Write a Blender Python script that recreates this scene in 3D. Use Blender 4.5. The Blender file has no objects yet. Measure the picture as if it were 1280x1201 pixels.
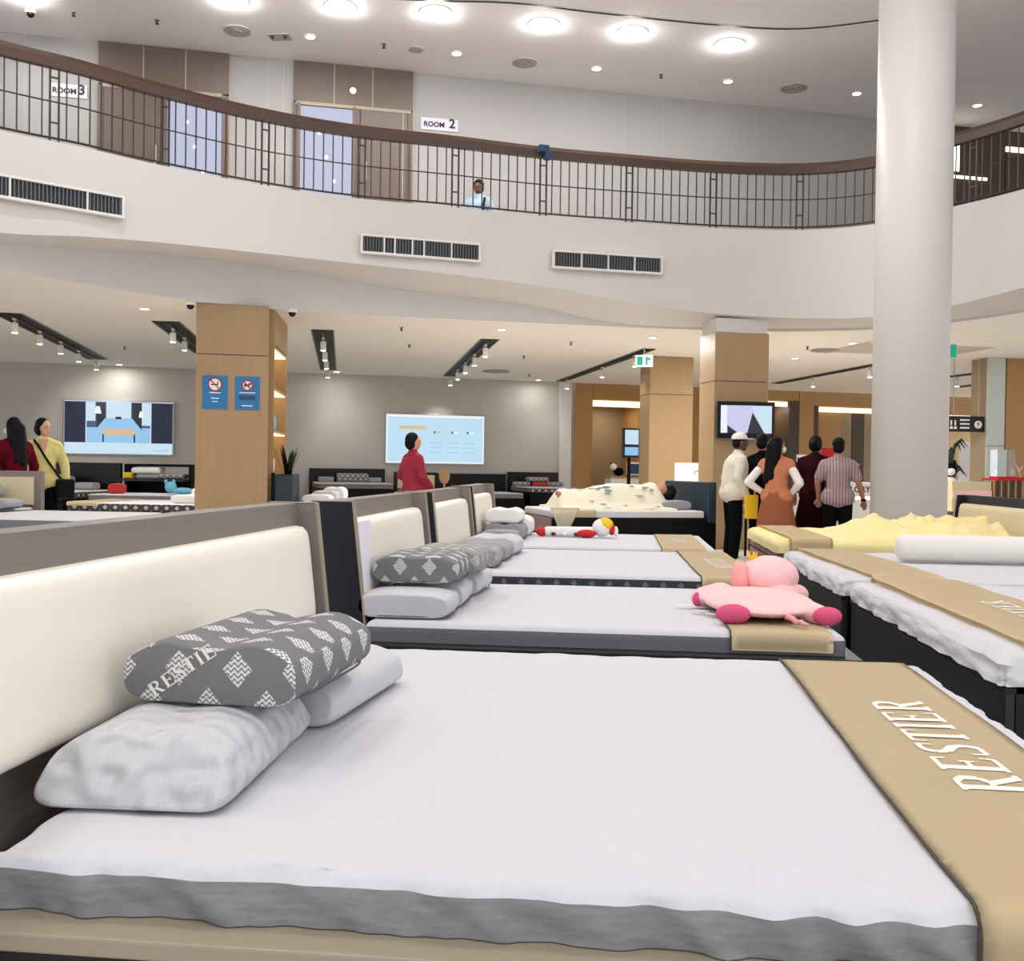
import bpy, bmesh, math, random
from mathutils import Vector, Matrix, noise

random.seed(7)
SC = bpy.context.scene
COL = SC.collection
PI = math.pi

# ------------------------------------------------------------------ camera
CAM_H, YAW, PITCH, ROLL = 1.2, math.radians(6.02), math.radians(-0.70), 0.014
cam_d = bpy.data.cameras.new('camera')
cam_d.sensor_fit = 'HORIZONTAL'
cam_d.sensor_width = 36.0
cam_d.lens = 36.0
cam_d.clip_end = 200
cam = bpy.data.objects.new('camera', cam_d)
COL.objects.link(cam)
f_ = Vector((-math.sin(YAW) * math.cos(PITCH), math.cos(YAW) * math.cos(PITCH), math.sin(PITCH)))
r_ = Vector((math.cos(YAW), math.sin(YAW), 0))
u_ = r_.cross(f_)
r2 = r_ * math.cos(ROLL) + u_ * math.sin(ROLL)
u2 = u_ * math.cos(ROLL) - r_ * math.sin(ROLL)
M = Matrix((r2, u2, -f_)).transposed().to_4x4()
M.translation = Vector((0, 0, CAM_H))
cam.matrix_world = M
SC.camera = cam

# ------------------------------------------------------------------ world, exposure
w = bpy.data.worlds.new('world')
SC.world = w
w.use_nodes = True
w.node_tree.nodes['Background'].inputs[0].default_value = (0.93, 0.955, 1.0, 1)
w.node_tree.nodes['Background'].inputs[1].default_value = 1.15
SC.view_settings.view_transform = 'Standard'
SC.view_settings.look = 'None'
SC.view_settings.gamma = 1.0
SC.view_settings.use_curve_mapping = False
SC.view_settings.exposure = 0.03
LAMP_BIG, LAMP_SMALL, LAMP_LOW, LAMP_SPOT = 35.0, 1.6, 90.0, 70.0
FINE = True

# ------------------------------------------------------------------ materials
MATS = {}

def srgb(r, g, b):
    f = lambda c: ((c / 255 + 0.055) / 1.055) ** 2.4 if c > 10 else c / 255 / 12.92
    return (f(r), f(g), f(b), 1)

def mat(name, rgb, rough=0.6, metal=0.0, emit=0.0, var=0.0, vscale=(8, 8, 8), bump=0.0, bscale=60.0, spec=0.5, alpha=1.0, trans=0.0):
    m = bpy.data.materials.new(name)
    m.use_nodes = True
    nt = m.node_tree
    b = nt.nodes['Principled BSDF']
    c = srgb(*rgb)
    b.inputs['Base Color'].default_value = c
    b.inputs['Roughness'].default_value = rough
    b.inputs['Metallic'].default_value = metal
    b.inputs['Specular IOR Level'].default_value = spec
    if emit:
        b.inputs['Emission Color'].default_value = c
        if name.startswith('scr_') or name == 'door_glow':
            b.inputs['Base Color'].default_value = (0.01, 0.01, 0.012, 1)
        b.inputs['Emission Strength'].default_value = emit
    if trans:
        b.inputs['Transmission Weight'].default_value = trans
    if var or bump:
        tc = nt.nodes.new('ShaderNodeTexCoord')
        if var:
            mp = nt.nodes.new('ShaderNodeMapping')
            mp.inputs['Scale'].default_value = vscale
            n = nt.nodes.new('ShaderNodeTexNoise')
            n.inputs['Scale'].default_value = 1.0
            n.inputs['Detail'].default_value = 5
            cr = nt.nodes.new('ShaderNodeMixRGB')
            cr.blend_type = 'MIX'
            cr.inputs[1].default_value = tuple(max(0, x * (1 - var)) for x in c[:3]) + (1,)
            cr.inputs[2].default_value = tuple(min(1, x * (1 + var)) for x in c[:3]) + (1,)
            nt.links.new(tc.outputs['Object'], mp.inputs[0])
            nt.links.new(mp.outputs[0], n.inputs[0])
            nt.links.new(n.outputs[0], cr.inputs[0])
            if not name.startswith('scr_'):
                nt.links.new(cr.outputs[0], b.inputs['Base Color'])
            if emit:
                nt.links.new(cr.outputs[0], b.inputs['Emission Color'])
        if bump:
            n2 = nt.nodes.new('ShaderNodeTexNoise')
            n2.inputs['Scale'].default_value = bscale
            n2.inputs['Detail'].default_value = 0 if name == 'pillow_knob' else 3
            bp = nt.nodes.new('ShaderNodeBump')
            bp.inputs['Strength'].default_value = bump
            bp.inputs['Distance'].default_value = 0.035 if name == 'pillow_knob' else 0.01
            nt.links.new(tc.outputs['Object'], n2.inputs[0])
            nt.links.new(n2.outputs[0], bp.inputs['Height'])
            nt.links.new(bp.outputs[0], b.inputs['Normal'])
    MATS[name] = m
    return m

def pattern_mat(name, base, ink, cw, ch, size=0.30, stripes=True, freq=260.0, rough=0.85):
    """woven fabric with a staggered lattice of small striped diamonds, in the UV (metres) of the piece"""
    m = bpy.data.materials.new(name)
    m.use_nodes = True
    nt = m.node_tree
    b = nt.nodes['Principled BSDF']
    b.inputs['Roughness'].default_value = rough
    b.inputs['Specular IOR Level'].default_value = 0.2
    def math_(op, a, b_=None):
        n = nt.nodes.new('ShaderNodeMath')
        n.operation = op
        for i, v in enumerate((a, b_)):
            if v is None:
                continue
            if isinstance(v, (int, float)):
                n.inputs[i].default_value = v
            else:
                nt.links.new(v, n.inputs[i])
        return n.outputs[0]
    uv = nt.nodes.new('ShaderNodeUVMap')
    sp = nt.nodes.new('ShaderNodeSeparateXYZ')
    nt.links.new(uv.outputs[0], sp.inputs[0])
    u, v = sp.outputs[0], sp.outputs[1]
    def lat(o):
        a = math_('ABSOLUTE', math_('SUBTRACT', math_('FRACT', math_('ADD', math_('DIVIDE', u, cw), 50 + o)), 0.5))
        c = math_('ABSOLUTE', math_('SUBTRACT', math_('FRACT', math_('ADD', math_('DIVIDE', v, ch), 50 + o)), 0.5))
        return math_('ADD', a, c)
    d = math_('LESS_THAN', math_('MINIMUM', lat(0.0), lat(0.5)), size)
    if stripes:
        s = math_('GREATER_THAN', math_('SINE', math_('MULTIPLY', math_('ADD', v, math_('MULTIPLY', math_('SINE', math_('MULTIPLY', u, 420.0)), 0.0035)), freq * 2.2)), -0.35)
        d = math_('MULTIPLY', d, s)
    tc = nt.nodes.new('ShaderNodeTexCoord')
    n = nt.nodes.new('ShaderNodeTexNoise')
    n.inputs['Scale'].default_value = 240
    n.inputs['Detail'].default_value = 2
    nt.links.new(tc.outputs['Object'], n.inputs[0])
    c = srgb(*base)
    mx0 = nt.nodes.new('ShaderNodeMixRGB')
    mx0.inputs[1].default_value = tuple(x * 0.72 for x in c[:3]) + (1,)
    mx0.inputs[2].default_value = tuple(x * 1.3 for x in c[:3]) + (1,)
    nt.links.new(n.outputs[0], mx0.inputs[0])
    mx = nt.nodes.new('ShaderNodeMixRGB')
    nt.links.new(d, mx.inputs[0])
    nt.links.new(mx0.outputs[0], mx.inputs[1])
    mx.inputs[2].default_value = srgb(*ink)
    nt.links.new(mx.outputs[0], b.inputs['Base Color'])
    MATS[name] = m
    return m

def stripe_mat(name, a, c, freq, axis=0):
    m = mat(name, a, 0.85, spec=0.2)
    nt = m.node_tree
    b = nt.nodes['Principled BSDF']
    tc = nt.nodes.new('ShaderNodeTexCoord')
    sp = nt.nodes.new('ShaderNodeSeparateXYZ')
    nt.links.new(tc.outputs['Object'], sp.inputs[0])
    k = nt.nodes.new('ShaderNodeMath'); k.operation = 'MULTIPLY'; k.inputs[1].default_value = freq
    s = nt.nodes.new('ShaderNodeMath'); s.operation = 'SINE'
    g = nt.nodes.new('ShaderNodeMath'); g.operation = 'GREATER_THAN'; g.inputs[1].default_value = 0.35
    nt.links.new(sp.outputs[axis], k.inputs[0]); nt.links.new(k.outputs[0], s.inputs[0]); nt.links.new(s.outputs[0], g.inputs[0])
    mx = nt.nodes.new('ShaderNodeMixRGB')
    mx.inputs[1].default_value = srgb(*a); mx.inputs[2].default_value = srgb(*c)
    nt.links.new(g.outputs[0], mx.inputs[0]); nt.links.new(mx.outputs[0], b.inputs['Base Color'])
    return m

mat('ceiling_paint', (238, 235, 236), 0.9, var=0.02, vscale=(0.6, 0.6, 0.6))
mat('fascia_paint', (214, 211, 209), 0.75, var=0.02, vscale=(0.8, 0.8, 0.8))
mat('low_ceiling_paint', (244, 241, 236), 0.85)
mat('wall_paint', (194, 190, 183), 0.85, var=0.03, vscale=(0.7, 0.7, 0.7))
mat('upper_wall_paint', (164, 162, 160), 0.85, var=0.03, vscale=(0.7, 0.7, 0.7))
mat('column_paint', (216, 212, 210), 0.45, var=0.02, vscale=(1, 1, 0.6))
mat('timber', (170, 140, 102), 0.5, var=0.12, vscale=(22, 22, 1.2))
mat('timber_warm', (172, 130, 78), 0.5, var=0.14, vscale=(18, 18, 1.0))
mat('timber_joint', (92, 70, 46), 0.7)
mat('timber_upper', (98, 84, 76), 0.45, var=0.10, vscale=(14, 14, 0.9))
mat('timber_dark', (70, 54, 40), 0.5, var=0.15, vscale=(14, 14, 0.9))
mat('recess_brown', (150, 132, 106), 0.7, var=0.05, vscale=(3, 3, 1))
mat('handrail_wood', (78, 56, 46), 0.3, var=0.15, vscale=(4, 4, 30))
mat('dark_metal', (66, 56, 52), 0.45, 0.3)
mat('black', (7, 7, 9), 0.5, spec=0.15)
mat('black_lacquer', (10, 10, 13), 0.3, spec=0.3)
mat('charcoal', (27, 29, 37), 0.45, spec=0.3)
mat('charcoal_green', (40, 44, 45), 0.4, spec=0.3)
mat('grey_wood', (128, 118, 112), 0.5, var=0.14, vscale=(30, 1.5, 30))
mat('edge_band', (158, 146, 126), 0.45)
mat('cream_leather', (250, 244, 230), 0.38, bump=0.04, bscale=200)
mat('cream_far', (214, 200, 164), 0.5)
mat('sheet', (208, 208, 214), 0.9, var=0.035, vscale=(60, 60, 60), bump=0.12, bscale=180, spec=0.15)
mat('sheet_plain', (208, 207, 211), 0.9, spec=0.15)
mat('quilt_white', (226, 225, 228), 0.9, bump=0.5, bscale=26, spec=0.15)
mat('heather', (138, 139, 141), 0.95, var=0.34, vscale=(22, 22, 110), bump=0.1, bscale=200, spec=0.1)
mat('heather_dark', (118, 119, 123), 0.95, var=0.22, vscale=(60, 60, 240), spec=0.1)
mat('pillow_light', (204, 204, 208), 0.95, var=0.08, vscale=(160, 160, 60), bump=0.15, bscale=260, spec=0.1)
mat('pillow_grey', (160, 160, 164), 0.95, var=0.10, vscale=(120, 120, 60), bump=0.15, bscale=220, spec=0.1)
mat('pillow_knob', (204, 204, 208), 0.95, var=0.08, vscale=(160, 160, 60), bump=0.8, bscale=24, spec=0.1)
mat('piping_grey', (92, 92, 96), 0.9)
mat('cushion_white', (240, 238, 236), 0.85, spec=0.15)
mat('bolster_white', (232, 228, 222), 0.8, spec=0.15)
pattern_mat('pillow_diamond', (122, 122, 124), (222, 220, 222), 0.125, 0.150, 0.25)
pattern_mat('border_diamond', (66, 70, 74), (140, 142, 146), 0.10, 0.10, 0.20)
pattern_mat('pillow_diamond_soft', (150, 148, 150), (206, 204, 206), 0.11, 0.13, 0.22)
pattern_mat('check_far', (70, 72, 74), (190, 188, 186), 0.16, 0.14, 0.25, stripes=False)
mat('runner_beige', (240, 221, 184), 0.8, var=0.05, vscale=(6, 6, 6), bump=0.06, bscale=14, spec=0.25)
mat('runner_edge', (70, 62, 54), 0.8)
mat('print_white', (246, 240, 230), 0.7)
mat('pink', (248, 200, 200), 0.9, var=0.03, vscale=(20, 20, 20), spec=0.1)
mat('pink_ear', (242, 172, 170), 0.9, spec=0.1)
mat('magenta', (218, 92, 130), 0.9, spec=0.1)
mat('yellow', (244, 196, 34), 0.8)
mat('red', (196, 26, 36), 0.8)
mat('plush_white', (240, 236, 234), 0.9)
mat('duvet_yellow', (244, 226, 166), 0.85, var=0.06, vscale=(5, 5, 5), spec=0.2)
mat('mauve', (140, 112, 108), 0.85)
mat('blanket_floral', (236, 228, 206), 0.85, var=0.06, vscale=(7, 7, 7), spec=0.15)
mat('navy', (30, 44, 58), 0.5)
mat('skin', (172, 120, 92), 0.6)
mat('skin_light', (206, 160, 132), 0.6)
mat('skin_dark', (96, 66, 52), 0.6)
mat('hair', (9, 8, 9), 0.6, spec=0.15, var=0.2, vscale=(40, 40, 6))
mat('white_cloth', (232, 228, 222), 0.85, bump=0.1, bscale=20)
mat('offwhite_cloth', (222, 216, 200), 0.85, bump=0.12, bscale=16)
mat('yellow_cloth', (216, 204, 132), 0.9, var=0.15, vscale=(20, 20, 20))
mat('maroon_cloth', (90, 8, 22), 0.9, spec=0.1)
mat('crimson_cloth', (150, 30, 50), 0.85, bump=0.1, bscale=16)
mat('wine_cloth', (48, 10, 18), 0.9, spec=0.1)
mat('orange_cloth', (196, 122, 86), 0.9, var=0.12, vscale=(30, 30, 30))
mat('black_cloth', (9, 9, 11), 0.9, spec=0.1)
mat('pale_blue_cloth', (150, 172, 188), 0.85)
mat('mask_white', (214, 220, 224), 0.8)
stripe_mat('striped_cloth', (176, 152, 154), (138, 116, 122), 160)
mat('leaf', (22, 60, 38), 0.45, var=0.25, vscale=(6, 6, 2))
mat('sign_blue', (24, 116, 172), 0.4)
mat('sign_navy', (28, 64, 104), 0.4)
mat('sign_white', (244, 242, 240), 0.5)
mat('sign_lilac', (206, 200, 214), 0.5)
mat('sign_red', (178, 32, 34), 0.5)
mat('sign_green', (16, 128, 104), 0.5, emit=0.9)
mat('sign_pale', (222, 240, 232), 0.5, emit=1.2)
mat('ink_black', (20, 18, 24), 0.6)
mat('steel', (170, 172, 176), 0.35, 0.7)
mat('lamp_white', (236, 234, 230), 0.4)
mat('lamp_glow', (255, 250, 242), 0.5, emit=14.0)
mat('lamp_glow_dome', (255, 250, 246), 0.5, emit=75.0)
mat('lamp_glow_soft', (255, 246, 226), 0.5, emit=3.0)
mat('cove_glow', (255, 238, 206), 0.5, emit=1.1)
mat('shelf_glow', (255, 220, 160), 0.5, emit=2.2)
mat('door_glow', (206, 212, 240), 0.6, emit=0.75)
mat('vent_dark', (46, 50, 56), 0.6)
mat('vent_slat', (118, 122, 128), 0.5)
mat('vent_frame', (232, 228, 224), 0.5)
mat('louvre_grey', (176, 172, 168), 0.5)
mat('scr_navy', (8, 14, 50), 0.3, emit=0.92, var=0.5, vscale=(3, 3, 1))
mat('scr_pale', (206, 230, 246), 0.3, emit=0.92)
mat('scr_sky', (150, 200, 240), 0.3, emit=0.92)
mat('scr_lilac', (206, 208, 240), 0.3, emit=0.92)
mat('scr_white', (244, 248, 252), 0.3, emit=0.92)
mat('scr_slate', (70, 88, 120), 0.3, emit=0.92)
mat('scr_dark', (24, 28, 44), 0.3, emit=0.92)
mat('scr_tan', (220, 190, 140), 0.3, emit=0.92)
mat('scr_cyan', (190, 226, 246), 0.3, emit=0.92, var=0.10, vscale=(0.9, 0.9, 0.9))
mat('counter_white', (236, 230, 222), 0.35)
mat('teal_glass', (120, 176, 184), 0.2)
mat('glass_pale', (196, 206, 198), 0.12)
mat('glass_clear', (235, 240, 242), 0.05, trans=0.95)
mat('floor_tile', (224, 216, 204), 0.25, var=0.05, vscale=(1.5, 1.5, 1.5))
mat('floor_joint', (150, 140, 128), 0.6)
mat('carpet_upper', (128, 116, 106), 0.9)
mat('item_amber', (214, 170, 60), 0.5)
mat('item_blue', (110, 180, 210), 0.7)
mat('paper', (240, 238, 246), 0.6)
mat('brass', (176, 150, 110), 0.4, 0.4)

# ------------------------------------------------------------------ mesh helpers
def obj(name, bm, material=None, parent=None, smooth=False, loc=None, rotz=None):
    me = bpy.data.meshes.new(name)
    bm.normal_update()
    bm.to_mesh(me)
    bm.free()
    if smooth:
        for p in me.polygons:
            p.use_smooth = True
    if material:
        for mm in (material if isinstance(material, (list, tuple)) else [material]):
            me.materials.append(MATS[mm])
    o = bpy.data.objects.new(name, me)
    COL.objects.link(o)
    if parent:
        o.parent = parent
    if loc is not None:
        o.location = loc
    if rotz is not None:
        o.rotation_euler = (0, 0, rotz)
    return o

def tag(o, label, cat, group=None):
    o['label'] = label
    o['category'] = cat
    if group:
        o['group'] = group
    return o

def thing(name, label, cat, loc=(0, 0, 0), rotz=0.0, group=None):
    o = bpy.data.objects.new(name, None)
    o.empty_display_size = 0.1
    COL.objects.link(o)
    o.location = loc
    o.rotation_euler = (0, 0, rotz)
    return tag(o, label, cat, group)

def struct(o):
    o['kind'] = 'structure'
    return o

def box(bm, x0, x1, y0, y1, z0, z1, bev=0.0, mi=0, rz=None):
    vs = [bm.verts.new(p) for p in ((x0, y0, z0), (x1, y0, z0), (x1, y1, z0), (x0, y1, z0), (x0, y0, z1), (x1, y0, z1), (x1, y1, z1), (x0, y1, z1))]
    fs = [bm.faces.new([vs[i] for i in q]) for q in ((3, 2, 1, 0), (4, 5, 6, 7), (0, 1, 5, 4), (1, 2, 6, 5), (2, 3, 7, 6), (3, 0, 4, 7))]
    for f in fs:
        f.material_index = mi
    if bev:
        es = list({e for f in fs for e in f.edges})
        bmesh.ops.bevel(bm, geom=es, offset=bev, segments=2, affect='EDGES', profile=0.6)
    return bm

def B(x0, x1, y0, y1, z0, z1, bev=0.0):
    return box(bmesh.new(), x0, x1, y0, y1, z0, z1, bev)

def ring_frame(bm, p, t):
    t = t.normalized()
    a = Vector((0, 0, 1)) if abs(t.z) < 0.9 else Vector((1, 0, 0))
    n = t.cross(a).normalized()
    return n, t.cross(n).normalized()

def tube(bm, pts, r, n=8, caps=True):
    pts = [Vector(p) for p in pts]
    rs = r if isinstance(r, (list, tuple)) else [r] * len(pts)
    rings = []
    for i, p in enumerate(pts):
        t = (pts[min(i + 1, len(pts) - 1)] - pts[max(i - 1, 0)])
        a, b = ring_frame(bm, p, t)
        rings.append([bm.verts.new(p + (a * math.cos(2 * PI * k / n) + b * math.sin(2 * PI * k / n)) * rs[i]) for k in range(n)])
    for i in range(len(rings) - 1):
        for k in range(n):
            bm.faces.new((rings[i][k], rings[i][(k + 1) % n], rings[i + 1][(k + 1) % n], rings[i + 1][k]))
    if caps:
        bm.faces.new(list(reversed(rings[0])))
        bm.faces.new(rings[-1])
    return bm

def lathe(bm, prof, n=24, c=(0, 0, 0), axis='z'):
    rings = []
    for r, z in prof:
        row = []
        for k in range(n):
            a = 2 * PI * k / n
            if axis == 'z':
                p = (c[0] + r * math.cos(a), c[1] + r * math.sin(a), c[2] + z)
            elif axis == 'y':
                p = (c[0] + r * math.cos(a), c[1] + z, c[2] + r * math.sin(a))
            else:
                p = (c[0] + z, c[1] + r * math.cos(a), c[2] + r * math.sin(a))
            row.append(bm.verts.new(p))
        rings.append(row)
    for i in range(len(rings) - 1):
        for k in range(n):
            bm.faces.new((rings[i][k], rings[i][(k + 1) % n], rings[i + 1][(k + 1) % n], rings[i + 1][k]))
    bm.faces.new(list(reversed(rings[0])))
    bm.faces.new(rings[-1])
    bmesh.ops.recalc_face_normals(bm, faces=bm.faces)
    return bm

def prism(bm, poly, axis, a0, a1):
    """poly in the plane across `axis`, extruded from a0 to a1"""
    def P(q, a):
        return {'x': (a, q[0], q[1]), 'y': (q[0], a, q[1]), 'z': (q[0], q[1], a)}[axis]
    v0 = [bm.verts.new(P(q, a0)) for q in poly]
    v1 = [bm.verts.new(P(q, a1)) for q in poly]
    n = len(poly)
    fs = [bm.faces.new(v0), bm.faces.new(list(reversed(v1)))]
    for i in range(n):
        fs.append(bm.faces.new((v0[i], v1[i], v1[(i + 1) % n], v0[(i + 1) % n])))
    bmesh.ops.recalc_face_normals(bm, faces=fs)
    return bm

def ellip(bm, c, r, nu=16, nv=10, rot=None):
    c = Vector(c)
    rows = []
    for j in range(1, nv):
        th = PI * j / nv
        row = []
        for i in range(nu):
            ph = 2 * PI * i / nu
            p = Vector((r[0] * math.sin(th) * math.cos(ph), r[1] * math.sin(th) * math.sin(ph), r[2] * math.cos(th)))
            if rot is not None:
                p = rot @ p
            row.append(bm.verts.new(c + p))
        rows.append(row)
    tp = Vector((0, 0, r[2])); bt = Vector((0, 0, -r[2]))
    if rot is not None:
        tp, bt = rot @ tp, rot @ bt
    t, b = bm.verts.new(c + tp), bm.verts.new(c + bt)
    for i in range(nu):
        k = (i + 1) % nu
        bm.faces.new((t, rows[0][i], rows[0][k]))
        bm.faces.new((b, rows[-1][k], rows[-1][i]))
        for j in range(len(rows) - 1):
            bm.faces.new((rows[j][i], rows[j + 1][i], rows[j + 1][k], rows[j][k]))
    return bm

def capsule(bm, p0, p1, r0, r1, n=12):
    p0, p1 = Vector(p0), Vector(p1)
    t = (p1 - p0)
    L = t.length
    t = t / L if L > 1e-6 else Vector((0, 0, 1))
    a, b = ring_frame(bm, p0, t)
    prof = [(-math.cos(x) * r0, math.sin(x) * r0) for x in (0.25, 0.7, 1.15, PI / 2)] + [(L + math.sin(x) * r1, math.cos(x) * r1) for x in (0.0, 0.45, 0.9, 1.35)]
    rings = [[bm.verts.new(p0 + t * s + (a * math.cos(2 * PI * k / n) + b * math.sin(2 * PI * k / n)) * rr) for k in range(n)] for s, rr in prof]
    for i in range(len(rings) - 1):
        for k in range(n):
            bm.faces.new((rings[i][k], rings[i][(k + 1) % n], rings[i + 1][(k + 1) % n], rings[i + 1][k]))
    bm.faces.new(list(reversed(rings[0])))
    bm.faces.new(rings[-1])
    return bm

def box_uv(o):
    me = o.data
    uv = me.uv_layers.new(name='UVMap') if not me.uv_layers else me.uv_layers[0]
    for p in me.polygons:
        n = p.normal
        ax = max(range(3), key=lambda i: abs(n[i]))
        for li in p.loop_indices:
            c = me.vertices[me.loops[li].vertex_index].co
            uv.data[li].uv = ((c.y, c.z), (c.x, c.z), (c.y, c.x))[ax]
    return o

def remesh(o, vox, smooth=4):
    m = o.modifiers.new('remesh', 'REMESH')
    m.mode = 'VOXEL'
    m.voxel_size = vox
    m.use_smooth_shade = True
    if smooth:
        s = o.modifiers.new('smooth', 'SMOOTH')
        s.iterations = smooth
        s.factor = 0.5
    return o

def text(name, body, size, material, parent, loc, rot, extrude=0.002, align='CENTER', bold=0.0):
    c = bpy.data.curves.new(name, 'FONT')
    c.body = body
    c.size = size
    c.extrude = extrude
    c.offset = bold
    c.align_x = align
    c.align_y = 'CENTER'
    c.resolution_u = 3
    c.materials.append(MATS[material])
    tmp = bpy.data.objects.new(name, c)
    me = bpy.data.meshes.new_from_object(tmp)
    bpy.data.objects.remove(tmp)
    o = bpy.data.objects.new(name, me)
    COL.objects.link(o)
    o.parent = parent
    o.location = loc
    o.rotation_euler = rot
    return o

# serif lettering as flat strokes on a plane: (x along, y up), height 1
SERIF = {
    'R': ([(0.16, 0, 0.16, 1, .13), (0.02, 0.03, 0.34, 0.03, .06), (0.02, 0.97, 0.40, 0.97, .06), (0.16, 0.5, 0.42, 0.5, .06), (0.40, 0.97, 0.56, 0.86, .09), (0.56, 0.88, 0.56, 0.62, .12), (0.56, 0.62, 0.40, 0.5, .09), (0.36, 0.5, 0.62, 0.04, .12), (0.52, 0.03, 0.76, 0.03, .06)], 0.80),
    'E': ([(0.16, 0, 0.16, 1, .13), (0.02, 0.03, 0.62, 0.03, .06), (0.02, 0.97, 0.60, 0.97, .06), (0.16, 0.5, 0.46, 0.5, .06), (0.46, 0.38, 0.46, 0.62, .05), (0.61, 0.0, 0.65, 0.24, .05), (0.59, 1.0, 0.59, 0.78, .05)], 0.72),
    'S': ([(0.50, 0.97, 0.22, 0.97, .07), (0.22, 0.97, 0.10, 0.80, .10), (0.10, 0.80, 0.16, 0.62, .11), (0.16, 0.62, 0.46, 0.42, .13), (0.46, 0.42, 0.52, 0.22, .11), (0.52, 0.22, 0.40, 0.03, .10), (0.40, 0.03, 0.08, 0.03, .07), (0.07, 0.0, 0.07, 0.26, .05), (0.51, 1.0, 0.51, 0.76, .05)], 0.62),
    'T': ([(0.34, 0, 0.34, 1, .13), (0.20, 0.03, 0.48, 0.03, .06), (0.02, 0.97, 0.66, 0.97, .06), (0.03, 1.0, 0.03, 0.74, .05), (0.65, 1.0, 0.65, 0.74, .05)], 0.70),
    'I': ([(0.18, 0, 0.18, 1, .13), (0.04, 0.03, 0.32, 0.03, .06), (0.04, 0.97, 0.32, 0.97, .06)], 0.38),
}

def serif_word(word, height, length, place):
    """place(u, v) -> Vector on the cloth; a thin printed layer"""
    bm = bmesh.new()
    tot = sum(SERIF[c][1] for c in word) + 0.08 * (len(word) - 1)
    kx = length / tot
    x = 0.0
    for ch in word:
        for (a, b, c, d, wd) in SERIF[ch][0]:
            wd *= 1.35
            p, q = Vector((a, b)), Vector((c, d))
            t = (q - p).normalized()
            nrm = Vector((-t.y, t.x)) * wd / 2
            vs = [bm.verts.new(place((x + v.x) * kx, v.y * height)) for v in (p + nrm, p - nrm, q - nrm, q + nrm)]
            bm.faces.new(vs)
        x += SERIF[ch][1] + 0.08
    bmesh.ops.recalc_face_normals(bm, faces=bm.faces)
    return bm

# ---- draped cloth / mattress shells
def _edge(s, h, r):
    a = abs(s)
    sg = 1 if s >= 0 else -1
    arc = r * PI / 2
    if a <= h - r:
        return s, 0.0
    if a < h - r + arc:
        th = (a - (h - r)) / r
        return sg * (h - r + r * math.sin(th)), r * (1 - math.cos(th))
    return sg * h, r + (a - (h - r) - arc)

def _samples(h, drop, r, n, ns):
    arc = r * PI / 2
    base = h - r
    pos = [base * (2 * i / n - 1) for i in range(n + 1)]
    out = [base + arc * k / 4 for k in range(1, 5)]
    side = max(drop - r, 0)
    if side > 0:
        out += [base + arc + side * k / ns for k in range(1, ns + 1)]
    return [-x for x in reversed(out)] + pos + out

def drape_sheet(hx, hy, dx, dy, r=0.04, nx=30, ny=30, ns=4, disp=None, split=True):
    """returns (top bmesh, side bmesh); centre at origin, top at z=0, falling dx / dy down the sides"""
    S, T = _samples(hx, dx, r, nx, ns), _samples(hy, dy, r, ny, ns)
    P = []
    for s in S:
        row = []
        for t in T:
            x, zx = _edge(s, hx, r)
            y, zy = _edge(t, hy, r)
            p = Vector((x, y, -max(zx, zy)))
            if zx > 0 and zy > 0 and r > 0.01:       # round the vertical corner a little
                k = min(zx, zy, r) / r * 0.29 * r
                p.x -= math.copysign(k, x)
                p.y -= math.copysign(k, y)
            if disp:
                p = p + disp(p, zx, zy)
            row.append(p)
        P.append(row)
    bms = (bmesh.new(), bmesh.new())
    vm = ({}, {})
    def V(k, i, j):
        if (i, j) not in vm[k]:
            vm[k][(i, j)] = bms[k].verts.new(P[i][j])
        return vm[k][(i, j)]
    for i in range(len(S) - 1):
        for j in range(len(T) - 1):
            qs = ((i, j), (i + 1, j), (i + 1, j + 1), (i, j + 1))
            ex = min(_edge(S[a], hx, r)[1] if True else 0 for a in (i, i + 1)), min(_edge(T[b], hy, r)[1] for b in (j, j + 1))
            k = 1 if (split and max(ex) > r * 0.55) else 0
            try:
                bms[k].faces.new([V(k, a, b) for a, b in qs])
            except ValueError:
                pass
    for b in bms:
        bmesh.ops.remove_doubles(b, verts=b.verts, dist=1e-5)
        bmesh.ops.recalc_face_normals(b, faces=b.faces)
    return bms

def rot_about(o, loc, rotz):
    o.location = loc
    o.rotation_euler = (0, 0, rotz)
    return o

# ================================================================== THE SETTING
def catmull(pts, per=6):
    pts = [Vector(p) for p in pts]
    out = []
    for i in range(len(pts) - 1):
        p0, p1, p2, p3 = pts[max(i - 1, 0)], pts[i], pts[i + 1], pts[min(i + 2, len(pts) - 1)]
        for k in range(per):
            t = k / per
            out.append(0.5 * ((2 * p1) + (-p0 + p2) * t + (2 * p0 - 5 * p1 + 4 * p2 - p3) * t * t + (-p0 + 3 * p1 - 3 * p2 + p3) * t ** 3))
    out.append(pts[-1])
    return out

def strip(bm, A, B_, flip=False):
    va = [bm.verts.new(p) for p in A]
    vb = [bm.verts.new(p) for p in B_]
    for i in range(len(va) - 1):
        q = (va[i], va[i + 1], vb[i + 1], vb[i])
        bm.faces.new(q[::-1] if flip else q)

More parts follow.
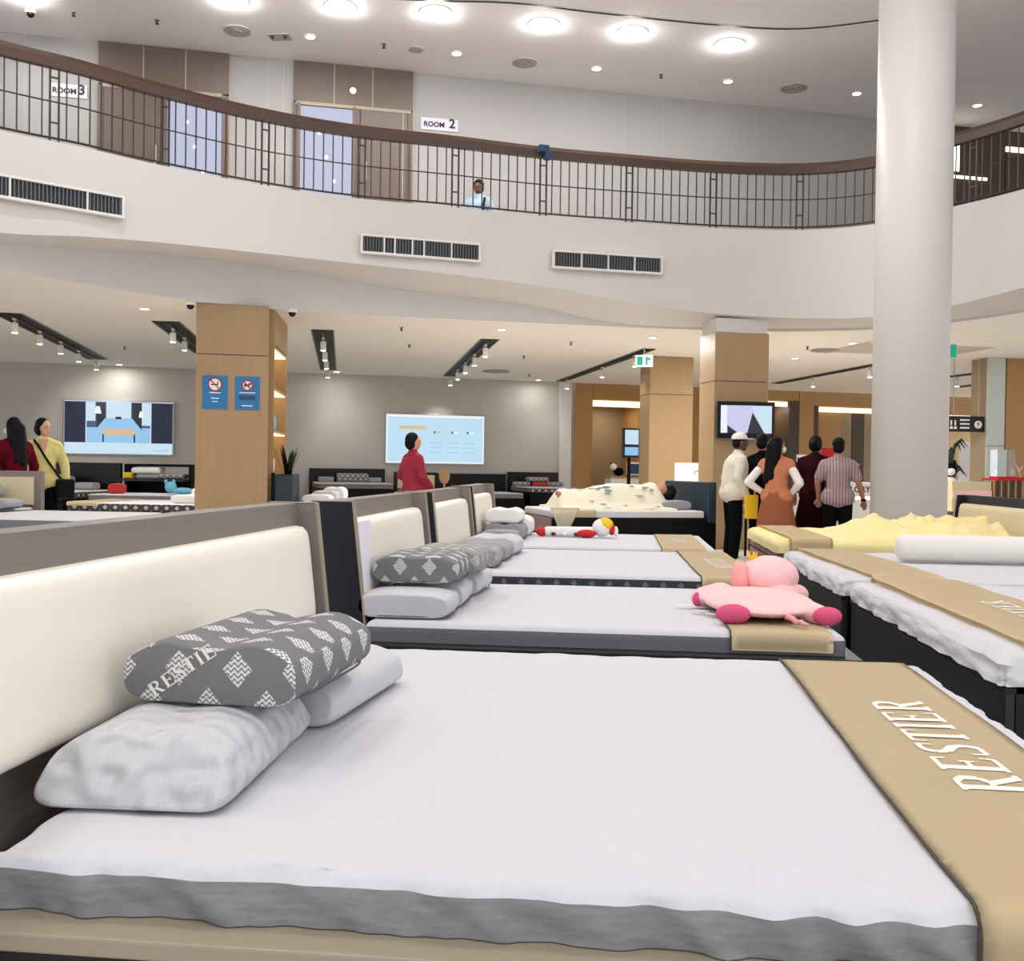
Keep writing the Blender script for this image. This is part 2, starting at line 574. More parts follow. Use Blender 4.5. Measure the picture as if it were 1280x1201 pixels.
# plan of the balcony edge (x, y, z of the fascia's lower edge)
EDGE = [(-9.6, 7.6, 3.60), (-8.4, 9.2, 3.66), (-6.97, 10.85, 3.76), (-6.36, 11.46, 3.85), (-5.74, 12.22, 3.94), (-4.78, 13.17, 4.0), (-3.74, 13.87, 4.0), (-2.49, 14.41, 3.95), (-1.17, 15.02, 3.87), (0.12, 15.48, 3.70), (1.40, 15.88, 3.60), (2.72, 16.06, 3.55), (3.68, 15.75, 3.52), (4.50, 14.80, 3.53), (5.13, 13.92, 3.62), (5.75, 12.7, 3.66), (6.35, 11.0, 3.66), (6.8, 9.0, 3.66)]
CURVE = catmull(EDGE, 6)
FLOOR2, CEIL2, CEIL1 = 4.90, 7.70, 3.45
# inner bulkhead: plan and top height
BULK = [(-9.9, 8.2, 3.58), (-8.7, 9.9, 3.66), (-7.30, 11.45, 3.78), (-6.83, 12.3, 3.90), (-6.2, 13.3, 4.02), (-5.13, 14.30, 4.05), (-4.2, 14.8, 3.95), (-3.2, 15.2, 3.84), (-1.57, 15.75, 3.72), (-0.1, 16.25, 3.50), (1.4, 16.65, 3.49), (2.8, 16.8, 3.49), (4.1, 16.5, 3.49), (5.05, 15.6, 3.49), (5.70, 14.5, 3.49), (6.4, 13.1, 3.49), (7.0, 11.3, 3.49), (7.45, 9.2, 3.49)]
BCURVE = catmull(BULK, 6)

def wall_pt(a, b, s):
    a, b = Vector(a), Vector(b)
    d = (b - a).normalized()
    return a + d * s

UW0, UW1 = Vector((-9.45, 14.70)), Vector((4.64, 19.45))
UD = (UW1 - UW0).normalized()
UANG = math.atan2(UD.y, UD.x)
BW0, BW1 = Vector((-14.04, 21.93)), Vector((-1.49, 26.75))
BD = (BW1 - BW0).normalized()
BANG = math.atan2(BD.y, BD.x)

# floor with large polished tiles (joints are thin strips let into the slab)
bm = B(-22, 22, -4, 38, -0.12, 0.0)
flo = struct(obj('floor', bm, 'floor_tile'))

# upper ceiling
struct(obj('ceiling', B(-18, 18, -4, 30, CEIL2, CEIL2 + 0.15), 'ceiling_paint'))
# flat dark strip on the atrium ceiling, standing in for a groove's shade
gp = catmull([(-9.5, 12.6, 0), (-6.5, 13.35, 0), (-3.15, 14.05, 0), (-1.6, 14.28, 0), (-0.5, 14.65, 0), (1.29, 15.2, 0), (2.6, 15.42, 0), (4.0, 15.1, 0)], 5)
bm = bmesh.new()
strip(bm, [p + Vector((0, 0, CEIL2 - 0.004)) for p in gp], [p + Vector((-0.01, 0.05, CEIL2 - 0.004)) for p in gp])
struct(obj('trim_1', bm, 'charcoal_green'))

# balcony: fascia, soffit, inner bulkhead, upper floor deck
bm = bmesh.new()
top = [Vector((p.x, p.y, FLOOR2)) for p in CURVE]
low = [Vector((p.x, p.y, p.z)) for p in CURVE]
bt = [Vector((p.x, p.y, p.z)) for p in BCURVE]
bb = [Vector((p.x, p.y, CEIL1)) for p in BCURVE]
strip(bm, top, low)
o = struct(obj('wall_balcony', bm, 'fascia_paint', smooth=True))
bm = bmesh.new()
strip(bm, low, bt)
obj('soffit', bm, 'fascia_paint', o, smooth=True)
bm = bmesh.new()
strip(bm, bt, bb)
obj('bulkhead', bm, 'fascia_paint', o, smooth=True)
n = len(top)
wallrow2 = [Vector((*wall_pt(UW0, UW1, -4 + 24.0 * i / (n - 1)), 0)) for i in range(n)]
bm = bmesh.new()
strip(bm, top, [Vector((p.x, p.y, FLOOR2)) for p in wallrow2], True)
strip(bm, [p - Vector((0, 0, 0.05)) for p in top], [Vector((p.x, p.y, FLOOR2 - 0.05)) for p in wallrow2])
struct(obj('floor_upper', bm, 'carpet_upper'))
wallrow1 = [Vector((*wall_pt(BW0, BW1, -8 + 36.0 * i / (n - 1)), 0)) for i in range(n)]
bm = bmesh.new()
strip(bm, bb, [Vector((p.x, p.y, CEIL1)) for p in wallrow1])
struct(obj('ceiling_lower', bm, 'low_ceiling_paint'))

def wall_box(name, p0, d, s0, s1, t0, t1, z0, z1, material, parent=None, bev=0.0):
    """box lying along a wall: s along it, t in front of it (positive towards the room)"""
    ang = math.atan2(d.y, d.x)
    o = obj(name, B(s0, s1, -t1, -t0, z0, z1, bev), material, parent)
    if parent is None:
        o.location = (p0.x, p0.y, 0)
        o.rotation_euler = (0, 0, ang)
    return o

# upper wall: plaster with two timber door bays
uw = struct(wall_box('wall_upper', UW0, UD, -5, 15.6, -0.25, 0, FLOOR2, CEIL2, 'upper_wall_paint'))
for s in (0.35, 3.95, 4.2, 9.95, 10.65, 12.4):
    obj('panel_joint', B(s - 0.006, s + 0.006, -0.004, 0.0, FLOOR2, CEIL2), 'louvre_grey', uw)

def door_bay(name, cols, frame, leaf, opening, dooridx):
    """cols: joints along the bay; timber panels above and beside a doorway"""
    zt = 7.02
    for a, b in zip(cols[:-1], cols[1:]):
        obj('timber_panel', B(a + 0.01, b - 0.01, -0.05, 0.0, zt + 0.03, CEIL2 - 0.01), 'timber_upper', uw)
        obj('joint_strip', B(b - 0.01, b + 0.01, -0.054, 0.0, FLOOR2 if b == cols[-1] else zt, CEIL2 - 0.01), 'edge_band', uw)
    obj('door_frame', B(frame[0], frame[1], -0.06, 0, zt - 0.02, zt + 0.03), 'edge_band', uw)
    for a, b in ((cols[0], leaf[0]), (leaf[1], opening[0]), (opening[1], cols[-1])) if leaf[0] < opening[0] else ((cols[0], opening[0]), (opening[1], leaf[0]), (leaf[1], cols[-1])):
        if b - a > 0.02:
            obj('timber_panel', B(a, b, -0.05, 0.0, FLOOR2, zt), 'timber_upper', uw)
    d = struct(wall_box('door_%d' % dooridx, UW0, UD, leaf[0] + 0.01, leaf[1] - 0.01, 0.0, 0.075, FLOOR2, zt - 0.03, 'timber_upper'))
    obj('door_handle', B(leaf[1] - 0.12 if leaf[0] < opening[0] else leaf[0] + 0.08, leaf[1] - 0.09 if leaf[0] < opening[0] else leaf[0] + 0.11, -0.115, -0.075, FLOOR2 + 0.95, FLOOR2 + 1.25, 0.008), 'steel', d)
    obj('mid_strip', B((leaf[0] + leaf[1]) / 2 + 0.30, (leaf[0] + leaf[1]) / 2 + 0.32, -0.08, -0.075, FLOOR2, zt - 0.03), 'edge_band', d)
    # glowing sheet across the doorway, standing in for the lit room beyond
    w_ = struct(wall_box('doorway_glow_%d' % dooridx, UW0, UD, opening[0], opening[1], 0.001, 0.02, FLOOR2, zt - 0.03, 'door_glow'))
    obj('door_jamb', B(opening[0] - 0.05, opening[0], -0.09, 0, FLOOR2, zt), 'timber_upper', w_)
    obj('door_jamb', B(opening[1], opening[1] + 0.05, -0.09, 0, FLOOR2, zt), 'timber_upper', w_)
    for k in range(3):
        c = opening[0] + (0.3, 0.42, 0.55)[k] * (opening[1] - opening[0]) * 1.2
        obj('spot_glow', lathe(bmesh.new(), [(0.026, 0), (0.026, 0.01)], 12, (c, -0.035, zt - 0.45 - 0.38 * k), 'y'), 'lamp_glow_soft', w_)  # glowing discs on the sheet, in place of lamps inside the room
door_bay('a', [1.40, 2.07, 2.70, 3.37], (1.47, 3.25), (1.49, 2.37), (2.43, 3.25), 1)
door_bay('b', [4.35, 5.0, 5.62, 6.29], (4.40, 6.25), (5.42, 6.20), (4.47, 5.30), 2)

# right of the round column upstairs: dark timber wall, glowing panels on it stand in for a lit opening
uwr = struct(wall_box('wall_upper_right', UW0, UD, 15.6, 26, -0.25, 0, FLOOR2, CEIL2, 'timber_dark'))
for k in range(10):
    s = 15.65 + k * 0.62
    obj('timber_panel', B(s, s + 0.6, -0.03, 0, FLOOR2, CEIL2 - 0.3), 'timber_dark', uwr)
obj('opening_glow', B(16.0, 16.5, -0.05, -0.03, 6.85, 7.38), 'lamp_glow_soft', uwr)
obj('opening_glow', B(16.2, 17.1, -0.05, -0.03, 6.72, 6.77), 'lamp_glow_soft', uwr)
obj('opening_glow', B(17.5, 18.1, -0.05, -0.03, 7.3, 7.39), 'lamp_glow_soft', uwr)

# lower back wall, left wall
struct(wall_box('wall_back', BW0, BD, -8, 13.3, -0.25, 0, 0, CEIL1, 'wall_paint'))
struct(wall_box('baseboard_back', BW0, BD, -8, 13.3, 0, 0.02, 0, 0.1, 'charcoal'))
wall_box('trim_2', BW0, BD, 13.3, 13.62, -0.25, 0.12, 0, CEIL1, 'fascia_paint')['kind'] = 'structure'

# timber wall at the back right, with lit recesses
TW0 = Vector((-1.17, 26.9)); TD = Vector((0.9166, 0.3998))
tw = struct(wall_box('wall_timber', TW0, TD, -0.3, 19, -1.6, -1.35, 0, CEIL1 + 0.3, 'recess_brown'))
def pil(s0, s1, z0, z1, m='timber_warm', nm='timber_panel', t=0.0, dep=1.35):
    return obj(nm, B(s0, s1, -t, dep, z0, z1), m, tw)
pil(-0.02, 0.46, 0, 3.45); pil(0.47, 1.9, 3.04, 3.45); pil(1.9, 3.8, 0, 3.45)
pil(3.8, 5.6, 3.1, 3.45); pil(5.6, 6.72, 3.2, 3.5)
pil(6.40, 6.73, 0, 3.2, 'timber_dark'); pil(6.74, 7.21, 0, 3.5); pil(7.22, 11.9, 3.09, 3.5)
pil(7.22, 7.36, 0, 3.09, 'timber_dark', dep=0.3); pil(7.38, 8.22, 0.0, 3.09, 'timber_warm', dep=0.15, t=-0.9)
for k in range(4):
    pil(8.24 + k * 0.42, 8.64 + k * 0.42, 0, 3.0, 'timber_dark' if k % 2 else 'recess_brown', t=-0.25, dep=0.4)
pil(11.9, 19, 2.98, 3.55, 'timber_warm')
def cove(s0, s1, z0, z1, label):
    o = tag(wall_box('cove_light', TW0, TD, s0, s1, -0.12, -0.02, z0, z1, 'cove_glow'), label, 'light', 'cove lights over the timber recesses')
    n_ = max(1, round((s1 - s0) / 1.3))
    for k in range(n_):
        sx = s0 + (s1 - s0) * (k + 0.5) / n_
        l = bpy.data.lights.new('lamp', 'AREA'); l.size = 0.3; l.energy = 14; l.color = (1, 0.88, 0.68)
        lo = bpy.data.objects.new('lamp', l); COL.objects.link(lo); lo.parent = o; lo.location = (sx, 0.55, z0 + 0.05)
    return o
cove(0.5, 1.85, 2.86, 3.02, 'long warm cove light above the monitor recess left of the wooden columns')
cove(3.85, 5.55, 2.92, 3.06, 'warm cove light seen between the two wooden columns')
cove(5.7, 6.36, 3.03, 3.17, 'short warm cove light just right of the column with the monitor')
cove(7.4, 11.6, 2.92, 3.06, 'long warm cove light left of the round white column')
cove(11.9, 16, 2.78, 2.95, 'warm cove light strip above the dark hanging signs')

# ---- square timber-clad columns
def clad_column(label, loc, rotz, wx, wy, ztop, joints, cap=None):
    t = thing('timber_column', label, 'column', (loc[0], loc[1], 0), rotz)
    zs = [0] + joints + [ztop]
    for a, b in zip(zs[:-1], zs[1:]):
        obj('timber_panel', B(-wx / 2, wx / 2, 0, 0.03, a + 0.006, b - 0.006), 'timber', t)
        obj('timber_panel', B(-wx / 2, -wx / 2 + 0.03, 0.031, wy, a + 0.006, b - 0.006), 'timber', t)
        obj('timber_panel', B(wx / 2 - 0.03, wx / 2, 0.031, wy, a + 0.006, b - 0.006), 'timber', t)
    obj('core', B(-wx / 2 + 0.012, wx / 2 - 0.012, 0.012, wy - 0.01, 0, ztop), 'timber_joint', t)
    if cap:
        obj('cap', B(-wx / 2 + 0.02, wx / 2 - 0.02, 0.02, wy - 0.02, ztop, cap), 'fascia_paint', t)
    return t
colA = clad_column('wooden column with two blue prohibition signs, beside the lit shelf', (-5.46, 13.97), math.radians(20), 0.99, 0.55, CEIL1, [2.74])
colB = clad_column('nearer wooden column carrying the wall monitor', (1.84, 16.07), math.radians(17), 0.88, 0.62, 3.33, [2.58], 3.55)
colC = clad_column('farther wooden column standing behind the sleeper\'s bed', (0.99, 20.55), math.radians(17), 0.90, 0.62, CEIL1 - 0.005, [2.70])

# round white column in front of the balcony
t = thing('round_column', 'tall round white column rising in front of the balcony', 'column', (3.33, 12.3, 0))
obj('shaft', lathe(bmesh.new(), [(0.42, 0.12), (0.42, CEIL2 - 0.002)], 64), 'column_paint', t, smooth=True)
obj('base', lathe(bmesh.new(), [(0.45, 0), (0.45, 0.11), (0.43, 0.12)], 48), 'steel', t)
# pale glass-clad pillar far right
t = thing('glass_pillar', 'pale green glass pillar beside a timber post at the far right', 'column', (7.18, 20.6, 0), math.radians(17))
obj('glass_panel', B(-0.19, 0.19, 0, 0.03, 0, 1.75), 'glass_pale', t)
obj('glass_panel', B(-0.19, 0.19, 0, 0.03, 1.76, CEIL1 - 0.005), 'glass_pale', t)
obj('timber_post', B(0.21, 0.75, -0.02, 0.5, 0, CEIL1 - 0.005), 'timber_warm', t)
obj('core', B(-0.19, 0.2, 0.031, 0.5, 0, CEIL1 - 0.005), 'recess_brown', t)

# ---- balcony railing
rl = thing('balcony_railing', 'curved balcony railing with dark thin bars and a brown wooden handrail', 'railing', (0, 0, 0))
RC = [Vector((p.x, p.y, 0)) for p in CURVE]
# inset the line a little from the fascia
def offset_curve(C, d):
    out = []
    for i, p in enumerate(C):
        t_ = (C[min(i + 1, len(C) - 1)] - C[max(i - 1, 0)]).normalized()
        out.append(p + Vector((-t_.y, t_.x, 0)) * d)
    return out
RC = offset_curve(RC, 0.05)
hr = bmesh.new()
n = len(RC)
prof = [(-0.045, -0.125), (0.045, -0.125), (0.06, -0.02), (0.045, 0.035), (-0.045, 0.035), (-0.06, -0.02)]
rings = []
for i, p in enumerate(RC):
    t_ = (RC[min(i + 1, n - 1)] - RC[max(i - 1, 0)]).normalized()
    nn = Vector((-t_.y, t_.x, 0))
    rings.append([hr.verts.new(p + nn * a + Vector((0, 0, FLOOR2 + 0.98 + b))) for a, b in prof])
for i in range(n - 1):
    for k in range(6):
        hr.faces.new((rings[i][k], rings[i][(k + 1) % 6], rings[i + 1][(k + 1) % 6], rings[i + 1][k]))
bmesh.ops.recalc_face_normals(hr, faces=hr.faces)
obj('handrail', hr, 'handrail_wood', rl)
obj('bottom_rail', tube(bmesh.new(), [p + Vector((0, 0, FLOOR2 + 0.05)) for p in RC], 0.014, 6), 'dark_metal', rl)
obj('mid_rail', tube(bmesh.new(), [p + Vector((0, 0, FLOOR2 + 0.47)) for p in RC], 0.009, 6), 'dark_metal', rl)
cum = [0.0]
for i in range(1, n):
    cum.append(cum[-1] + (RC[i] - RC[i - 1]).length)
def at_len(s):
    for i in range(1, n):
        if cum[i] >= s:
            k = (s - cum[i - 1]) / (cum[i] - cum[i - 1])
            return RC[i - 1].lerp(RC[i], k), (RC[i] - RC[i - 1]).normalized()
    return RC[-1], (RC[-1] - RC[-2]).normalized()
bal = None
pst = None
SP = 0.134
ib = min(range(n), key=lambda i: (RC[i] - Vector((-1.17, 15.02, 0))).length)
s = cum[ib] % (SP * 10)
k = 0
# the run is phased so that a post pair stands under the little blue box on the handrail
while s < cum[-1] - 0.2:
    ph = k % 10
    p, d = at_len(s)
    if ph == 0:
        if pst is None:
            b_ = bmesh.new()
            for sx in (-0.048, 0.048):
                box(b_, sx - 0.011, sx + 0.011, -0.011, 0.011, FLOOR2 + 0.0, FLOOR2 + 0.87)
            for zz in (0.22, 0.74):
                box(b_, -0.038, 0.038, -0.008, 0.008, FLOOR2 + zz, FLOOR2 + zz + 0.018)
            o = obj('post', b_, 'dark_metal', rl)
            pst = o
        else:
            o = pst.copy(); COL.objects.link(o); o.parent = rl
    else:
        if bal is None:
            o = obj('baluster', B(-0.007, 0.007, -0.007, 0.007, FLOOR2 + 0.05, FLOOR2 + 0.87), 'dark_metal', rl)
            bal = o
        else:
            o = bal.copy(); COL.objects.link(o); o.parent = rl
    o.location = (p.x, p.y, 0)
    o.rotation_euler = (0, 0, math.atan2(d.y, d.x))
    s += SP
    k += 1

# ---- air grilles in the fascia
def grille(label, i0, width, nsl, mids):
    p = Vector((i0[0], i0[1], 0)); q = Vector((i0[2], i0[3], 0))
    d = (q - p).normalized()
    nn = Vector((d.y, -d.x, 0))
    L = width
    t = thing('air_grille', label, 'vent', p + nn * 0.085 + Vector((0, 0, 4.16)), math.atan2(d.y, d.x), 'air grilles in the balcony fascia')
    obj('backing', B(0, L, 0.02, 0.085, 0, 0.21), 'vent_dark', t)
    fb = bmesh.new()
    for a in ((-0.03, L + 0.03, -0.03, 0.0), (-0.03, L + 0.03, 0.21, 0.24)):
        box(fb, a[0], a[1], -0.02, 0.05, a[2], a[3])
    for a in ((-0.03, 0.0), (L, L + 0.03)):
        box(fb, a[0], a[1], -0.02, 0.05, 0.0, 0.21)
    obj('frame', fb, 'vent_frame', t)
    first = None
    for k in range(nsl):
        x = (k + 0.5) * L / nsl
        if first is None:
            o = obj('slat', B(-0.004, 0.004, -0.01, 0.02, 0.0, 0.21), 'vent_slat', t)
            first = o
        else:
            o = first.copy(); COL.objects.link(o); o.parent = t
        o.location = (x, 0, 0)
    for m_ in mids:
        obj('mullion', B(m_ * L - 0.01, m_ * L + 0.01, -0.016, 0.02, 0, 0.21), 'vent_frame', t)
grille('air grille at the far left of the balcony fascia below the third room', (-6.97 - 0.40, 10.85 - 0.43, -6.05, 11.83), 1.92, 44, (0.35, 0.79))
grille('air grille in the middle of the balcony fascia', (-3.61, 13.93, -2.10, 14.60), 1.66, 40, (0.18, 0.27, 0.42, 0.52, 0.76))
grille('rightmost air grille in the balcony fascia', (-1.03, 15.07, 0.53, 15.62), 1.65, 40, (0.25, 0.5, 0.75))

# ---- things on the upper wall
def wall_sign(label, s, z, word, num):
    t = thing('room_sign', label, 'sign', (*(UW0 + UD * s), z), UANG, 'room number signs upstairs')
    obj('plate', B(0, 0.62 if num == '2' else 0.52, -0.02, 0.0, -0.10, 0.10), 'sign_lilac', t)
    text('word', word, 0.115, 'ink_black', t, (0.22 if num == '2' else 0.19, -0.024, -0.01), (PI / 2, 0, 0), bold=0.004)
    text('number', num, 0.21, 'ink_black', t, (0.52 if num == '2' else 0.44, -0.024, 0.02), (PI / 2, 0, 0), bold=0.006)
wall_sign('ROOM 3 sign left of the closed timber door upstairs', 0.73, 6.90, 'ROOM', '3')
wall_sign('ROOM 2 sign to the right of the open doorway bay upstairs', 6.42, 6.88, 'ROOM', '2')
o = thing('wall_speaker', 'small round white disc fixed above the open upstairs door', 'speaker', (*(UW0 + UD * 5.3), 7.29), UANG)
obj('disc', lathe(bmesh.new(), [(0.055, -0.07), (0.055, -0.055), (0.045, -0.051)], 20, (0, 0, 0), 'y'), 'sign_white', o)
o = tag(obj('rail_sensor', box(box(bmesh.new(), -0.09, 0.06, -0.06, 0.06, 0, 0.10, 0.01), 0.0, 0.09, -0.07, 0.05, -0.10, 0.0, 0.01), 'sign_navy'), 'small dark blue box clamped to the balcony handrail', 'box')
p, d = at_len(min(range(n), key=lambda i: (RC[i] - Vector((-1.17, 15.02, 0))).length) and cum[min(range(n), key=lambda i: (RC[i] - Vector((-1.17, 15.02, 0))).length)])
o.location = (p.x + 0.02, p.y - 0.13, FLOOR2 + 0.90)
o.rotation_euler = (0, 0, math.atan2(d.y, d.x))
# display stand behind the railing at the far left
t = thing('folding_stand', 'grey steel folding frame standing behind the railing at far left', 'stand', (*(UW0 + UD * 0.02 + Vector((0.3, -1.0))), FLOOR2), UANG)
for (a, b) in (((-0.9, 0, 0), (-0.9, 0, 1.9)), ((0.12, 0, 0), (0.12, 0, 1.75)), ((-0.9, 0, 1.9), (0.12, 0, 1.75)), ((-0.9, 0, 1.55), (0.12, 0, 0.9)), ((-0.9, 0, 1.2), (0.12, 0, 1.22))):
    obj('tube', tube(bmesh.new(), [a, b], 0.03, 8), 'charcoal_green', t)
obj('panel', B(-0.86, 0.08, 0.04, 0.06, 0.2, 1.6), 'glass_pale', t)

# ================================================================== LAMPS
def area(name, parent, loc, size, energy, color=(1, 0.98, 0.965), rot=(0, 0, 0), spread=PI):
    l = bpy.data.lights.new(name, 'AREA')
    l.shape = 'DISK'
    l.size = size
    l.energy = energy
    l.color = color
    l.spread = spread
    o = bpy.data.objects.new(name, l)
    COL.objects.link(o)
    o.parent = parent
    o.location = loc
    o.rotation_euler = rot
    return o

def spot(name, parent, loc, target, energy, angle=70, color=(1, 0.95, 0.88), blend=0.9, radius=0.04):
    l = bpy.data.lights.new(name, 'SPOT')
    l.energy = energy
    l.spot_size = math.radians(angle)
    l.spot_blend = blend
    l.color = color
    l.shadow_soft_size = radius
    o = bpy.data.objects.new(name, l)
    COL.objects.link(o)
    o.parent = parent
    o.location = loc
    d = Vector(target) - Vector(loc)
    o.rotation_euler = d.to_track_quat('-Z', 'Y').to_euler()
    return o

def downlight(label, x, y, z, r, energy, dome=False, group=None, color=(1, 0.98, 0.965), name='downlight'):
    t = thing(name, label, 'light', (x, y, z), 0, group)
    obj('trim_ring', lathe(bmesh.new(), [(r * 1.35, 0), (r * 1.35, -0.012), (r, -0.018), (r, -0.001)], 24), 'lamp_white', t)
    if dome:
        b_ = bmesh.new()
        lathe(b_, [(r * 0.98, -0.012), (r * 0.9, -0.05), (r * 0.65, -0.085), (r * 0.3, -0.10), (0.01, -0.103)], 24)  # dome shape added so its glow haloes the ceiling like lens glare
        obj('diffuser', b_, 'lamp_glow_dome', t, smooth=True)
        area('lamp', t, (0, 0, -0.115), r * 1.6, energy, color)
    else:
        obj('diffuser', lathe(bmesh.new(), [(r * 0.97, -0.006), (r * 0.97, -0.016), (r * 0.5, -0.022)], 20), 'lamp_glow', t)
        area('lamp', t, (0, 0, -0.03), r * 1.7, energy, color)
    return t

big = [(-8.39, 13.59, 'at the far left edge of the ceiling'), (-5.51, 13.93, 'cut by the top edge above the third room'), (-4.04, 14.24, 'third from left in the bright row'), (-2.72, 14.51, 'fourth from left in the bright row'), (-1.21, 15.02, 'middle of the bright row over the blue box'), (0.08, 15.39, 'second from the right of the bright row'), (1.56, 15.92, 'rightmost of the bright row, nearest the round column')]
for x, y, s in big:
    downlight('large glaring ceiling light, ' + s, x, y, CEIL2, 0.17, LAMP_BIG, True, 'large bright ceiling lights', name='ceiling_light')
small = [(-4.77, 15.18, 'above the open door of room two'), (-2.65, 15.96, 'above the seated man'), (-0.48, 16.72, 'above the blue box on the handrail'), (1.69, 17.42, 'below the rightmost glaring light'), (3.93, 18.12, 'just left of the round column'), (6.15, 18.84, 'right of the round column')]
for x, y, s in small:
    downlight('small round recessed downlight ' + s, x, y, CEIL2, 0.07, LAMP_SMALL, False, 'small upstairs downlights')
# the same ceiling goes on over the beds: its lamps hang above and behind the viewer
for x, y, s in [(-5, 9.5, 'over the left aisle'), (-1.5, 9.0, 'over the fourth bed'), (2.2, 9.5, 'over the yellow duvet'), (-4.5, 4.5, 'left of the second bed'), (-1.2, 4.0, 'over the second headboard'), (2.4, 4.5, 'over the right-hand beds'), (-4, 0, 'behind the viewer at left'), (0, -0.5, 'right above the viewer'), (3.5, 0, 'behind the viewer at right')]:
    downlight('large ceiling light above the picture, ' + s, x, y, CEIL2, 0.17, LAMP_BIG, True, 'large ceiling lights above the beds', name='ceiling_light')

# lower ceiling downlights
for x, y, s in [(-6.91, 14.27, 'left of the wooden sign column'), (-11.43, 22.38, 'over the bedroom screen'), (-6.76, 23.9, 'washing the wall behind the lady in red'), (-1.94, 16.5, 'right of the middle track light'), (0.51, 17.5, 'left of the monitor column'), (-2.1, 25.9, 'by the wall corner near the timber wall'), (3.96, 18.24, 'beside the round column under the balcony'), (3.39, 20.67, 'right of the monitor column')]:
    downlight('small downlight in the low ceiling ' + s, x, y, CEIL1, 0.06, LAMP_LOW * (0.14 if x < -10 else 0.10 if y > 22 else 1), False, 'downlights in the low ceiling', (1, 0.955, 0.89))

def track(label, a, b, wid, heads, spots):
    a, b = Vector((*a, CEIL1)), Vector((*b, CEIL1))
    d = (b - a)
    L = d.length
    ang = math.atan2(d.y, d.x)
    t = thing('track_light', label, 'light', a, ang, 'black track light slots')
    obj('slot', B(0, L, -wid / 2, wid / 2, -0.012, 0.0), 'black', t)
    fr = bmesh.new()
    for y0, y1 in ((-wid / 2 - 0.02, -wid / 2), (wid / 2, wid / 2 + 0.02)):
        box(fr, 0, L, y0, y1, -0.016, 0)
    obj('slot_frame', fr, 'vent_slat', t)
    obj('track_rail', B(0.1, L - 0.1, -0.02, 0.02, -0.03, -0.012), 'dark_metal', t)
    for i, k in enumerate(heads):
        x = k * L
        h = obj('spot_head', lathe(bmesh.new(), [(0.045, -0.25), (0.05, -0.24), (0.05, -0.10), (0.03, -0.085)], 14), 'lamp_white', t)
        h.location = (x, 0, 0)
        obj('stem', B(-0.012, 0.012, -0.012, 0.012, -0.10, -0.02), 'steel', h)
        obj('adapter', B(-0.07, 0.07, -0.022, 0.022, -0.055, -0.03), 'lamp_white', h)
        obj('lens', lathe(bmesh.new(), [(0.04, -0.256), (0.04, -0.252)], 14), 'lamp_glow', h)
    for (k, tx, ty, tz, e) in spots:
        p = a + d * k
        l = spot('lamp', None, (p.x, p.y, CEIL1 - 0.28), (tx, ty, tz), e)
        l.parent = t
        l.matrix_parent_inverse = t.matrix_basis.inverted()
track('black slot track with five spotlights at far left', (-9.3, 14.7), (-11.36, 21.3), 0.40, (0.06, 0.28, 0.5, 0.72, 0.97), [(0.95, -12.3, 22.9, 1.9, LAMP_SPOT * 0.9), (0.3, -9.5, 17.0, 0.6, LAMP_SPOT)])
track('black slot track partly hidden behind the sign column', (-7.2, 15.6), (-8.4, 20.0), 0.40, (0.15, 0.42, 0.9), [(0.5, -8.0, 18.0, 0.6, LAMP_SPOT)])
track('short wide black slot track left of the middle', (-4.95, 16.6), (-6.85, 23.5), 0.34, (0.12, 0.36, 0.6, 0.9), [(0.95, -6.8, 24.7, 1.8, LAMP_SPOT * 0.5), (0.4, -4.2, 15.6, 0.7, LAMP_SPOT)])
track('black slot track with five spotlights above the pale blue screen', (-2.3, 17.8), (-4.22, 25.0), 0.30, (0.08, 0.3, 0.52, 0.74, 0.97), [(0.98, -4.6, 25.5, 1.9, LAMP_SPOT * 0.5), (0.5, -3.4, 22.5, 0.7, LAMP_SPOT)])
track('long black slot track pointing to the exit sign on the farther column', (0.5, 19.2), (-1.55, 26.3), 0.22, (0.12, 0.45, 0.9), [(0.9, -1.9, 26.5, 1.8, LAMP_SPOT * 0.3), (0.25, 1.0, 20.5, 1.6, LAMP_SPOT * 0.22)])
track('long black slot track between the monitor column and the round column', (5.3, 21.6), (3.9, 26.6), 0.22, (0.1, 0.6), [(0.5, 5.5, 28.0, 1.2, LAMP_SPOT * 1.5)])
track('black slot track right of the round column', (8.4, 22.2), (7.4, 24.8), 0.22, (0.35, 0.8), [(0.5, 8.5, 27.0, 1.0, LAMP_SPOT * 1.5)])
track('short black slot track by the dark hanging signs', (9.2, 25.4), (8.6, 27.4), 0.22, (0.4,), [(0.5, 9.0, 28.0, 1.0, LAMP_SPOT)])

# ceiling fittings
def diffuser(label, x, y, z, r):
    t = thing('ceiling_vent', label, 'vent', (x, y, z), 0, 'round ceiling air vents')
    for k, q in enumerate((1.0, 0.72, 0.44)):
        obj('ring', lathe(bmesh.new(), [(r * q, 0), (r * q, -0.03 - 0.01 * k), (r * q - 0.06, -0.015), (r * q - 0.06, 0)], 28), 'louvre_grey', t, smooth=False)
    obj('throat', lathe(bmesh.new(), [(r * 0.9, 0), (r * 0.9, -0.006)], 28), 'dark_metal', t)
diffuser('round ceiling air vent at left, above the third room', -5.80, 14.88, CEIL2, 0.20)
diffuser('round ceiling air vent in the middle, above the handrail', -1.62, 16.38, CEIL2, 0.20)
diffuser('round ceiling air vent at right, near the round column', 2.82, 17.78, CEIL2, 0.22)
diffuser('flat round air vent in the low ceiling above the wall screens', -2.9, 23.6, CEIL1, 0.32)
diffuser('flat round air vent in the low ceiling left of the round column', 3.7, 19.3, CEIL1, 0.26)
t = thing('ceiling_speaker', 'round flat grey speaker disc in the upstairs ceiling', 'speaker', (-3.26, 15.76, CEIL2))
